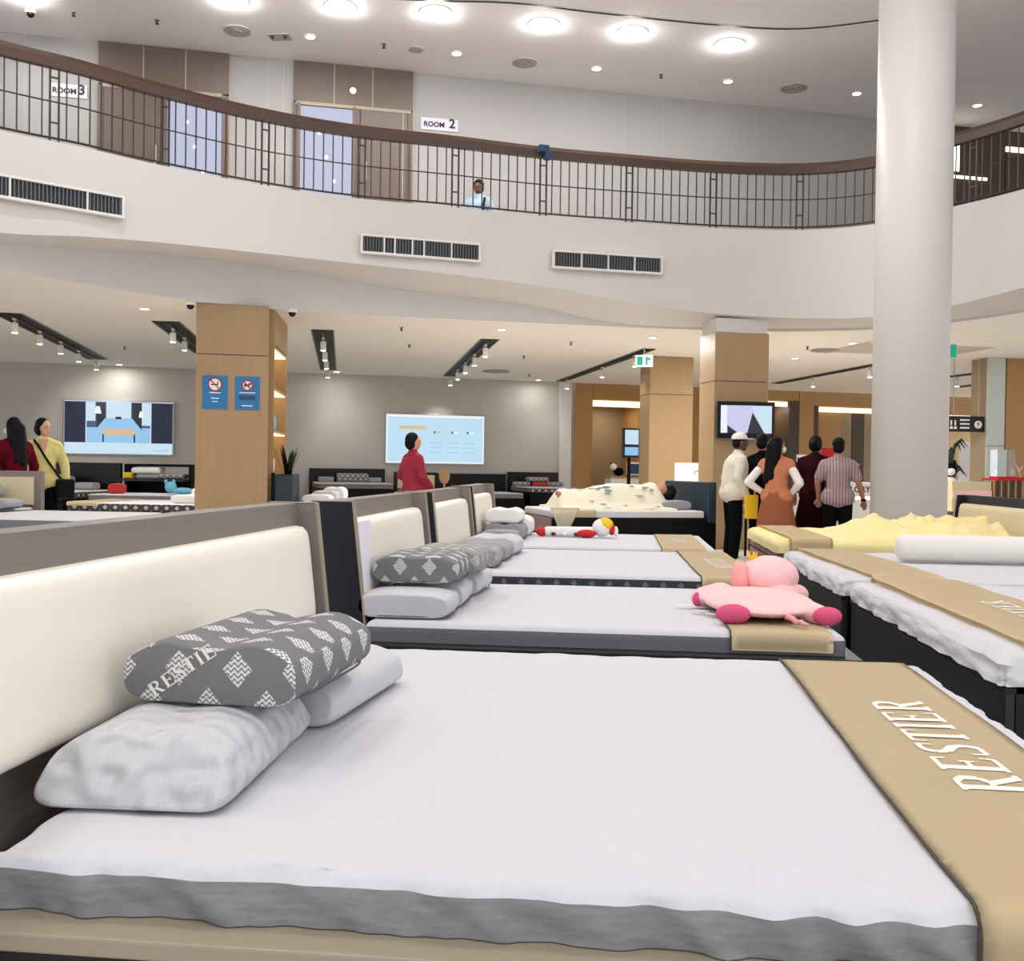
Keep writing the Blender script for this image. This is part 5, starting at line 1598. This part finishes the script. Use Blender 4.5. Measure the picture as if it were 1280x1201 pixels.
scr(pic, 'bedroom_floor', R4(0.20, 0.79, 0.21, 0.50), 'scr_sky', 3)
scr(pic, 'bedroom_window', R4(0.20, 0.28, 0.62, 0.98), 'scr_pale', 3)
scr(pic, 'bedroom_window', R4(0.71, 0.79, 0.55, 0.98), 'scr_pale', 3)
scr(pic, 'night_table', R4(0.29, 0.37, 0.50, 0.98), 'scr_dark', 4)
scr(pic, 'night_table', R4(0.62, 0.71, 0.45, 0.98), 'scr_dark', 4)
scr(pic, 'pictured_headboard', R4(0.38, 0.61, 0.66, 0.985), 'scr_pale', 5)
scr(pic, 'pictured_lamp', [(0.27, 0.76), (0.335, 0.76), (0.32, 0.90), (0.285, 0.90)], 'scr_white', 5)
scr(pic, 'pictured_lamp', [(0.68, 0.70), (0.73, 0.70), (0.72, 0.82), (0.69, 0.82)], 'scr_white', 5)
scr(pic, 'pictured_bed', [(0.28, 0.45), (0.34, 0.38), (0.66, 0.38), (0.71, 0.46), (0.62, 0.68), (0.37, 0.68)], 'scr_sky', 6)
scr(pic, 'pictured_cushion', R4(0.465, 0.52, 0.66, 0.71), 'scr_dark', 7)
scr(pic, 'pictured_bench', R4(0.35, 0.65, 0.36, 0.48), 'scr_tan', 7)
scr(pic, 'pictured_bench_leg', R4(0.345, 0.36, 0.22, 0.38), 'scr_dark', 7)
scr(pic, 'pictured_bench_leg', R4(0.635, 0.65, 0.22, 0.38), 'scr_dark', 7)
for k in range(6):
    scr(pic, 'caption_line', R4(0.83 + k * 0.023, 0.845 + k * 0.023, 0.06, 0.09), 'scr_sky', 3)
t = panel_screen('large wall screen showing a pale blue page beside the lady in red', 8.80, 2.50, 1.29, 2.50)
W_, H_ = 2.50, 1.21
pic = scr(t, 'display', R4(0, 1, 0, 1), 'scr_white', 1)
scr(pic, 'page', R4(0.015, 0.985, 0.03, 0.95), 'scr_cyan', 2)
scr(pic, 'title_bar', R4(0.13, 0.40, 0.70, 0.77), 'scr_tan', 3)
for k, x in enumerate((0.48, 0.66, 0.82)):
    scr(pic, 'bullet', R4(x, x + 0.018, 0.62, 0.67), 'scr_slate', 3)
    scr(pic, 'bullet_text', R4(x + 0.03, x + 0.07, 0.625, 0.665), 'scr_tan' if k == 0 else 'scr_white', 3)
    for q in range(3):
        scr(pic, 'text_line', R4(x - 0.04, x + 0.09, 0.42 - 0.1 * q, 0.435 - 0.1 * q), 'scr_sky', 3)

# monitor on the nearer column
cB = colB.matrix_basis.copy()
ang = math.radians(17)
t = thing('wall_monitor', 'black framed monitor with pale blue picture on the nearer wooden column', 'monitor', (1.90, 15.93, 1.70), math.radians(12))
obj('case', B(-0.46, 0.44, -0.04, 0.03, 0, 0.56, 0.012), 'black_lacquer', t)
W_, H_ = 0.80, 0.42
def scr2(name, poly, m, lay, par):
    return obj(name, prism(bmesh.new(), [(-0.41 + a * W_, 0.08 + b * H_) for a, b in poly], 'y', -0.041 - 0.0015 * lay, -0.0405 - 0.0015 * (lay - 1)), m, par)
pic = scr2('display', R4(0, 1, 0, 1), 'scr_lilac', 1, t)
scr2('pictured_panel', [(0.60, 0.98), (1, 0.98), (1, 0.02), (0.86, 0.02)], 'scr_pale', 2, pic)
scr2('pictured_panel', R4(0, 0.12, 0.0, 1), 'scr_white', 2, pic)
scr2('pictured_peak', [(0.52, 0.0), (0.86, 0.0), (0.62, 0.75)], 'scr_dark', 3, pic)
scr2('pictured_peak', [(0.13, 0.0), (0.34, 0.0), (0.13, 0.28)], 'scr_dark', 3, pic)
obj('wall_bracket', B(-0.2, 0.2, 0.03, 0.12, 0.15, 0.4), 'black', t)

# two prohibition signs on the sign column (in the column's own frame)
def col_point(lx, lz, d=0.0):
    a = math.radians(20)
    return (-5.46 + lx * math.cos(a) + d * math.sin(a), 13.97 + lx * math.sin(a) - d * math.cos(a), lz)
for i, (lx, rad, lab) in enumerate(((-0.235, 0.095, 'left blue sign with a no-smoking roundel on the wooden column'), (0.205, 0.075, 'right blue sign with a no-dogs roundel on the wooden column'))):
    t = thing('prohibition_sign', lab, 'sign', col_point(lx, 1.97, 0.004), math.radians(20), 'blue signs on the wooden column')
    obj('plate', B(-0.17, 0.17, -0.01, 0.0, 0, 0.47), 'sign_blue', t)
    c = (0, 0, 0.345)
    obj('roundel', lathe(bmesh.new(), [(rad, -0.014), (rad, -0.011)], 28, c, 'y'), 'sign_white', t)
    b_ = bmesh.new()
    tube(b_, [(rad * 0.93 * math.cos(2 * PI * k / 32), -0.015, 0.345 + rad * 0.93 * math.sin(2 * PI * k / 32)) for k in range(33)], 0.009, 6, False)
    obj('red_ring', b_, 'sign_red', t)
    b_ = bmesh.new()
    if i == 0:
        box(b_, -0.055, 0.045, -0.0165, -0.0145, 0.335, 0.350); box(b_, 0.03, 0.045, -0.0165, -0.0145, 0.352, 0.385)
    else:
        box(b_, -0.045, 0.025, -0.0165, -0.0145, 0.335, 0.362); box(b_, 0.02, 0.05, -0.0165, -0.0145, 0.352, 0.380)
        for x in (-0.042, -0.025, 0.005, 0.018):
            box(b_, x, x + 0.008, -0.0165, -0.0145, 0.312, 0.335)
    obj('pictogram', b_, 'ink_black', t)
    d_ = rad * 0.7
    obj('red_bar', tube(bmesh.new(), [(-d_, -0.018, 0.345 + d_), (d_, -0.018, 0.345 - d_)], 0.008, 6), 'sign_red', t)
    for (w_, z, hh, m_) in (((0.075, 0.222, 0.014, 'sign_white'), (0.055, 0.145, 0.014, 'sign_white'), (0.04, 0.10, 0.01, 'sign_white')) if i == 0 else ((0.11, 0.235, 0.012, 'sign_white'), (0.11, 0.14, 0.06, 'sign_navy'), (0.075, 0.05, 0.014, 'sign_white'))):
        obj('text_line', B(-w_, w_, -0.0125, -0.0105, z, z + hh), m_, t)

# lit shelf unit behind the sign column
t = thing('display_shelf', 'lit timber shelf unit just right of the sign column', 'shelf', (-5.02, 14.45, 0), math.radians(12))
obj('side_board', B(-0.45, 0, 0, 0.04, 0, CEIL1 - 0.01), 'timber', t)
obj('side_board', B(-0.45, 0, 1.56, 1.60, 0, CEIL1 - 0.01), 'timber', t)
obj('back_board', B(-0.45, -0.40, 0.04, 1.56, 0, CEIL1 - 0.01), 'timber', t)
obj('header_board', B(-0.40, 0, 0.04, 1.56, 2.95, CEIL1 - 0.01), 'timber', t)
for z in (1.05, 1.70, 2.32, 2.93):
    sb = obj('shelf_board', B(-0.40, 0, 0.04, 1.56, z - 0.03, z), 'timber', t)
    if z > 1.2:
        obj('light_strip', B(-0.30, -0.02, 0.06, 1.54, z - 0.045, z - 0.031), 'shelf_glow', sb)
for (y, z, m, nm, lab) in ((0.5, 1.055, 'item_amber', 'jar', 'amber jar on the lowest lit shelf'), (0.95, 1.055, 'cushion_white', 'jar', 'white jar on the lowest lit shelf'), (0.6, 1.705, 'cushion_white', 'vase', 'white vase on the middle lit shelf'), (1.1, 1.705, 'item_blue', 'vase', 'blue vase on the middle lit shelf')):
    a = math.radians(12)
    lx = -0.2
    o = tag(obj(nm, lathe(bmesh.new(), [(0.07, 0), (0.10, 0.06), (0.10, 0.22), (0.05, 0.30), (0.055, 0.34)], 18), m, smooth=True), lab, nm)
    o.location = (-5.02 + lx * math.cos(a) - y * math.sin(a), 14.45 + lx * math.sin(a) + y * math.cos(a), z)

# planter with snake plant
t = thing('planter', 'dark navy panelled planter box right of the sign column', 'planter', (-5.0, 14.32, 0), math.radians(12))
for k in range(4):
    obj('front_panel', B(0.02 + 0.0, 0.05, 0.02 + k * 0.24, 0.25 + k * 0.24, 0, 1.06), 'navy', t)
obj('end_panel', B(-0.0, 0.05, -0.02, 0.0, 0, 1.08), 'black', t)
obj('trough', B(0.051, 0.30, 0.0, 0.98, 0, 1.05), 'navy', t)
obj('soil', B(0.06, 0.29, 0.02, 0.96, 1.05, 1.06), 'black', t)
t = thing('snake_plant', 'dark green snake plant with upright leaves in the planter', 'plant', (-4.98, 15.02, 1.061))
for k in range(13):
    a = random.uniform(0, 2 * PI); r0 = random.uniform(0.0, 0.10)
    L = random.uniform(0.28, 0.46)
    d = Vector((math.cos(a) * 0.22, math.sin(a) * 0.22, 1)).normalized()
    p0 = Vector((r0 * math.cos(a), r0 * math.sin(a), 0))
    sd = Vector((-math.sin(a), math.cos(a), 0))
    b_ = bmesh.new()
    rows = []
    for i in range(6):
        v = i / 5
        w_ = 0.028 * (1 - v ** 3) + 0.002
        c = p0 + d * L * v + Vector((math.cos(a), math.sin(a), 0)) * 0.05 * v * v
        rows.append([b_.verts.new(c - sd * w_), b_.verts.new(c + Vector((math.cos(a), math.sin(a), 0)) * 0.006), b_.verts.new(c + sd * w_)])
    for i in range(5):
        for j in range(2):
            b_.faces.new((rows[i][j], rows[i][j + 1], rows[i + 1][j + 1], rows[i + 1][j]))
    bmesh.ops.solidify(b_, geom=list(b_.faces), thickness=0.004)
    obj('leaf', b_, 'leaf', t, smooth=True)

# recess left of the farther column: counter, tablet, wall phone screen, small plush
def tw(s, tt, z):
    return (TW0.x + TD.x * s + TD.y * tt, TW0.y + TD.y * s - TD.x * tt, z)
TANG = math.atan2(TD.y, TD.x)
t = thing('reception_counter', 'pale counter in the timber recess behind the sleeper\'s bed', 'counter', tw(1.1, 0.9, 0), TANG)
obj('top', B(-0.6, 0.55, -0.25, 0.25, 0.98, 1.03, 0.005), 'timber_warm', t)
obj('front', B(-0.55, 0.30, -0.20, 0.20, 0, 0.98), 'counter_white', t)
obj('side_cabinet', B(0.31, 0.55, -0.20, 0.20, 0, 0.98), 'timber_dark', t)
t = thing('tablet_display', 'blue tablet display standing on the pale recess counter', 'screen', tw(1.28, 0.95, 1.031), TANG)
obj('case', B(-0.24, 0.24, -0.02, 0.02, 0.02, 0.36, 0.01), 'sign_white', t)
obj('screen', B(-0.20, 0.20, -0.024, -0.02, 0.06, 0.32), 'sign_navy', t)
obj('foot', B(-0.08, 0.08, -0.06, 0.06, 0, 0.02), 'black', t)
t = thing('plush_toy', 'small black and white plush on the recess counter', 'plush toy', tw(0.72, 0.95, 1.031), TANG, 'plush toys on the beds')
bm = bmesh.new(); ellip(bm, (0.1, 0, 0.11), (0.14, 0.10, 0.11)); obj('body', bm, 'black_cloth', t, smooth=True)
bm = bmesh.new(); ellip(bm, (-0.06, -0.04, 0.24), (0.09, 0.08, 0.09)); h_ = obj('head', bm, 'plush_white', t, smooth=True)
for sx in (-1, 1):
    bm = bmesh.new(); ellip(bm, (-0.06 + sx * 0.06, -0.02, 0.32), (0.03, 0.02, 0.03), 8, 6); obj('ear', bm, 'black_cloth', h_, smooth=True)
t = thing('wall_monitor', 'small tilted grey monitor on the recess wall left of the farther column', 'monitor', (0.22, 21.6, 1.45), math.radians(35))
obj('case', B(-0.2, 0.2, -0.02, 0.05, 0, 0.62, 0.01), 'navy', t)
obj('screen', B(-0.17, 0.17, -0.025, -0.02, 0.28, 0.58), 'scr_pale', t)
obj('screen', B(-0.17, 0.17, -0.025, -0.02, 0.05, 0.22), 'scr_sky', t)
obj('stand_pole', B(-0.03, 0.03, 0.05, 0.09, -1.45, 0.4), 'black', t)
# white standing board with a drawn arch behind the sleeper
t = thing('display_board', 'white display board with a thin drawn arch behind the sleeper', 'board', (1.33, 19.4, 0), math.radians(14))
obj('board', B(-0.32, 0.32, 0, 0.03, 0.88, 1.34), 'sign_white', t)
b_ = tube(bmesh.new(), [(0.10 + 0.05 * math.cos(a), -0.004, 1.12 + 0.08 * math.sin(a)) for a in [PI * k / 10 for k in range(11)]], 0.006, 6); obj('drawn_arch', b_, 'vent_dark', t)
for x in (-0.25, 0.25):
    obj('leg', B(x - 0.02, x + 0.02, 0.0, 0.03, 0, 0.88), 'steel', t)

# service counter behind the visitors
t = thing('service_counter', 'long white service counter behind the standing visitors', 'counter', (2.35, 16.55, 0), math.radians(17))
obj('body', B(0.05, 2.35, 0, 0.6, 0.08, 0.82), 'counter_white', t)
obj('worktop', B(0.0, 2.4, -0.04, 0.64, 0.82, 0.86, 0.005), 'counter_white', t)
obj('plinth', B(0.1, 2.3, 0.05, 0.6, 0, 0.08), 'black', t)
obj('lower_panel', B(0.05, 1.2, -0.01, 0.0, 0.08, 0.46), 'black', t)
t = thing('lettered_box', 'pale counter box with dark capital letters right of the striped shirt', 'sign', (3.46, 15.75, 0), math.radians(12))
obj('cabinet', B(-0.42, 0.32, 0, 0.5, 0, 0.80), 'counter_white', t)
obj('light_gap', B(-0.42, 0.32, 0.02, 0.5, 0.80, 0.84), 'lamp_glow_soft', t)
obj('top_box', B(-0.44, 0.33, -0.02, 0.5, 0.84, 1.06, 0.03), 'counter_white', t)
text('lettering', 'GLORY', 0.125, 'ink_black', t, (0.06, -0.024, 0.95), (PI / 2, 0, 0), bold=0.002)
t = thing('glass_case', 'small clear acrylic case on the lettered counter box', 'display case', (3.42, 15.95, 1.061), math.radians(12))
obj('glass_box', B(-0.22, 0.18, 0, 0.25, 0, 0.26), 'teal_glass', t)
obj('lid', B(-0.23, 0.19, -0.01, 0.26, 0.26, 0.275), 'glass_pale', t)
t = thing('notice_stand', 'red notice stand peeking over the striped shoulder', 'sign', (3.22, 16.3, 0.90), math.radians(10))
obj('board', B(-0.12, 0.14, 0, 0.02, 0.18, 0.68), 'red', t)
obj('border', B(0.12, 0.15, -0.003, 0.022, 0.18, 0.70), 'mauve', t)
obj('text_line', B(-0.02, 0.09, -0.004, 0.0, 0.42, 0.46), 'sign_white', t)
obj('text_line', B(-0.04, 0.09, -0.004, 0.0, 0.34, 0.37), 'sign_white', t)
obj('foot', B(-0.08, 0.08, -0.06, 0.08, 0, 0.02), 'black', t)
obj('stem', B(-0.01, 0.01, 0, 0.02, 0.02, 0.18), 'black', t)
t = thing('counter_sign', 'white counter sign with NO in dark letters between the visitors', 'sign', (2.98, 17.0, 0.862), math.radians(10))
obj('foot', B(-0.14, 0.14, -0.08, 0.08, 0, 0.015), 'vent_dark', t)
obj('stem', B(-0.10, -0.07, -0.012, 0.012, 0.015, 0.30), 'steel', t)
obj('board', B(-0.14, 0.16, -0.012, 0.012, 0.28, 0.62), 'sign_white', t)
text('lettering', 'NO', 0.20, 'sign_navy', t, (0.01, -0.016, 0.49), (PI / 2, 0, 0), bold=0.006)
obj('text_line', B(-0.10, 0.12, -0.015, -0.011, 0.33, 0.37), 'scr_slate', t)
t = thing('folder_display', 'teal folded display card on the white counter', 'card', (2.45, 16.9, 0.862), math.radians(20))
obj('base', B(-0.2, 0.24, -0.12, 0.12, 0, 0.02), 'navy', t)
obj('card', prism(bmesh.new(), [(-0.16, 0.02), (0.10, 0.02), (0.16, 0.34), (-0.16, 0.30)], 'y', -0.02, 0.02), 'teal_glass', t)
t = thing('shopping_bag', 'yellow carrier bag hanging beside the orange dress', 'bag', (1.66, 13.25, 0.60), 0.2)
obj('bag_body', prism(bmesh.new(), [(-0.07, 0), (0.07, 0), (0.08, 0.30), (-0.08, 0.30)], 'y', -0.04, 0.04), 'yellow', t)
obj('bag_handle', tube(bmesh.new(), [(-0.05, 0, 0.30), (-0.03, 0, 0.42), (0.03, 0, 0.42), (0.05, 0, 0.30)], 0.008, 6), 'yellow', t)
t = thing('side_table', 'small black table with a white logo box beside the man in the cap', 'table', (1.98, 14.6, 0), 0.1)
obj('table_top', B(-0.22, 0.30, -0.2, 0.2, 0.60, 0.64), 'black', t)
for x in (-0.2, 0.26):
    for y in (-0.18, 0.16):
        obj('leg', B(x, x + 0.03, y, y + 0.03, 0, 0.60), 'black', t)
o = thing('logo_box', 'white box with a dark crescent mark on the small black table', 'box', (1.92, 14.5, 0.641), 0.1)
obj('carton', B(-0.15, 0.15, -0.08, 0.08, 0, 0.20), 'sign_white', o)
obj('mark', lathe(bmesh.new(), [(0.05, -0.084), (0.05, -0.081)], 18, (0, 0, 0.10), 'y'), 'sign_navy', o)

# warm lit cabinet in the timber wall (bright lamp box)
t = thing('wall_lamp_box', 'glowing square wall lamp in the timber niche left of the round column', 'lamp', tw(7.86, -0.6, 2.05), TANG)
obj('shade', B(-0.22, 0.22, -0.12, 0.0, 0, 0.40, 0.01), 'lamp_glow_soft', t)
obj('back_plate', B(-0.42, 0.30, 0.0, 0.05, -0.62, 0.12), 'timber_dark', t)
area('lamp', t, (0, -0.25, 0.2), 0.3, 25, (1, 0.82, 0.55), (PI / 2, 0, 0))

# hanging signs and counters far right
def hang_sign(label, x, y, z, w_, h_, ang):
    t = thing('hanging_sign', label, 'sign', (x, y, z), ang, 'dark hanging signs at far right')
    obj('board', B(0, w_, -0.03, 0.03, 0, h_, 0.02), 'ink_black', t)
    for q in (0.2, 0.85):
        obj('hanger', B(q * w_ - 0.006, q * w_ + 0.006, -0.006, 0.006, h_, CEIL1 - z), 'steel', t)
    return t
t = hang_sign('dark hanging sign with a white roundel and small lettering', 6.22, 20.5, 2.02, 0.76, 0.30, math.radians(10))
obj('roundel', lathe(bmesh.new(), [(0.075, -0.036), (0.075, -0.031)], 20, (0.63, 0, 0.14), 'y'), 'sign_white', t)
text('number', '9', 0.12, 'ink_black', t, (0.63, -0.039, 0.14), (PI / 2, 0, 0))
for k in range(3):
    obj('text_line', B(0.27, 0.46, -0.035, -0.03, 0.06 + 0.075 * k, 0.09 + 0.075 * k), 'sign_white', t)
b_ = bmesh.new()
for x in (0.07, 0.15):
    box(b_, x, x + 0.055, -0.035, -0.03, 0.05, 0.10); box(b_, x + 0.01, x + 0.04, -0.035, -0.03, 0.12, 0.22)
obj('pictogram', b_, 'sign_white', t)
t = hang_sign('second dark hanging sign cut off by the glass pillar', 7.06, 21.3, 2.03, 0.7, 0.30, math.radians(10))
text('lettering', 'MO', 0.10, 'sign_white', t, (0.17, -0.036, 0.12), (PI / 2, 0, 0))
t = thing('shop_counter', 'red topped shop counter with wooden slats at the far right', 'counter', (6.05, 18.6, 0), math.radians(12))
obj('glass_front', B(-0.3, 0.42, 0, 0.5, 0.55, 1.08), 'cream_far', t)
obj('glow_panel', B(-0.3, 0.42, -0.02, 0.0, 0.78, 0.92), 'pink', t)
obj('lower_body', B(-0.3, 2.0, 0.02, 0.5, 0, 0.55), 'timber_dark', t)
for k in range(14):
    obj('slat', B(0.44 + k * 0.044, 0.475 + k * 0.044, -0.03, 0.0, 0.55, 1.10), ('timber_warm', 'timber_dark', 'timber_dark')[k % 3], t)
obj('slat_backing', B(0.43, 1.07, 0.0, 0.5, 0.55, 1.09), 'timber_dark', t)
obj('red_top', B(0.50, 1.20, -0.05, 0.45, 1.10, 1.14), 'red', t)
obj('end_box', B(1.10, 1.9, 0, 0.5, 0.55, 1.08), 'sign_red', t)
t = thing('glass_case', 'clear glass display case with red base on the shop counter', 'display case', (6.70, 18.85, 1.141), math.radians(12))
obj('glass_box', B(-0.16, 0.16, -0.12, 0.12, 0.03, 0.50), 'glass_clear', t)
obj('base', B(-0.17, 0.17, -0.13, 0.13, 0, 0.03), 'red', t)
t = thing('antler_ornament', 'pair of pale branching ornaments on the shop counter', 'ornament', (7.10, 18.98, 1.141), 0.2)
for sx in (-1, 1):
    obj('branch', tube(bmesh.new(), [(0.05 * sx, 0, 0), (0.08 * sx, 0, 0.12), (0.15 * sx, 0, 0.26)], [0.014, 0.011, 0.006], 7), 'cushion_white', t, smooth=True)
    obj('branch', tube(bmesh.new(), [(0.08 * sx, 0, 0.12), (0.02 * sx, 0, 0.22)], [0.010, 0.005], 7), 'cushion_white', t, smooth=True)
obj('foot', B(-0.1, 0.1, -0.06, 0.06, 0, 0.015), 'red', t)
t = thing('plush_toy', 'black and white plush doll sitting at the shop counter\'s left', 'plush toy', (6.0, 19.5, 0.0), 0, 'plush toys on the beds')
obj('stool', lathe(bmesh.new(), [(0.16, 0), (0.16, 0.03), (0.03, 0.05), (0.03, 0.84), (0.15, 0.87), (0.15, 0.90)], 18), 'black', t)
bm = bmesh.new(); ellip(bm, (0, 0, 1.03), (0.14, 0.12, 0.14)); obj('body', bm, 'plush_white', t, smooth=True)
bm = bmesh.new(); ellip(bm, (0, 0, 1.27), (0.13, 0.12, 0.14)); h_ = obj('head', bm, 'black_cloth', t, smooth=True)
bm = bmesh.new(); ellip(bm, (0, -0.08, 1.25), (0.08, 0.05, 0.08)); obj('face', bm, 'plush_white', h_, smooth=True)
for sx in (-1, 1):
    bm = bmesh.new(); tube(bm, [(0.07 * sx, 0, 1.36), (0.10 * sx, 0, 1.46)], [0.035, 0.01], 8); obj('ear', bm, 'black_cloth', h_, smooth=True)
t = thing('dark_palm', 'dark leafy plant by the curtain behind the shop counter', 'plant', (7.35, 23.6, 0))
obj('pot', lathe(bmesh.new(), [(0.14, 0), (0.18, 0.35), (0.16, 0.36)], 18), 'charcoal', t)
obj('stem', tube(bmesh.new(), [(0, 0, 0.3), (0.02, 0, 1.5)], 0.03, 8), 'timber_dark', t)
for k in range(14):
    a = 2 * PI * k / 14
    z = 1.2 + 0.05 * k
    p = [Vector((0, 0, z)), Vector((0.15 * math.cos(a), 0.15 * math.sin(a), z + 0.12)), Vector((0.28 * math.cos(a), 0.28 * math.sin(a), z - 0.05))]
    obj('leaf', tube(bmesh.new(), p, [0.02, 0.03, 0.005], 6), 'leaf', t)
t = thing('white_panel', 'tall white curved banner panel behind the shop counter', 'banner', (7.75, 24.0, 0), 0.1)
obj('banner_face', prism(bmesh.new(), [(-0.18, 1.0), (0.10, 1.0), (0.18, 1.1), (0.18, 1.9), (-0.1, 1.95), (-0.18, 1.6)], 'y', 0, 0.03), 'sign_white', t)
obj('pole', B(-0.02, 0.02, 0.03, 0.06, 0, 1.9), 'steel', t)
obj('foot', B(-0.2, 0.2, -0.12, 0.15, 0, 0.03), 'black', t)
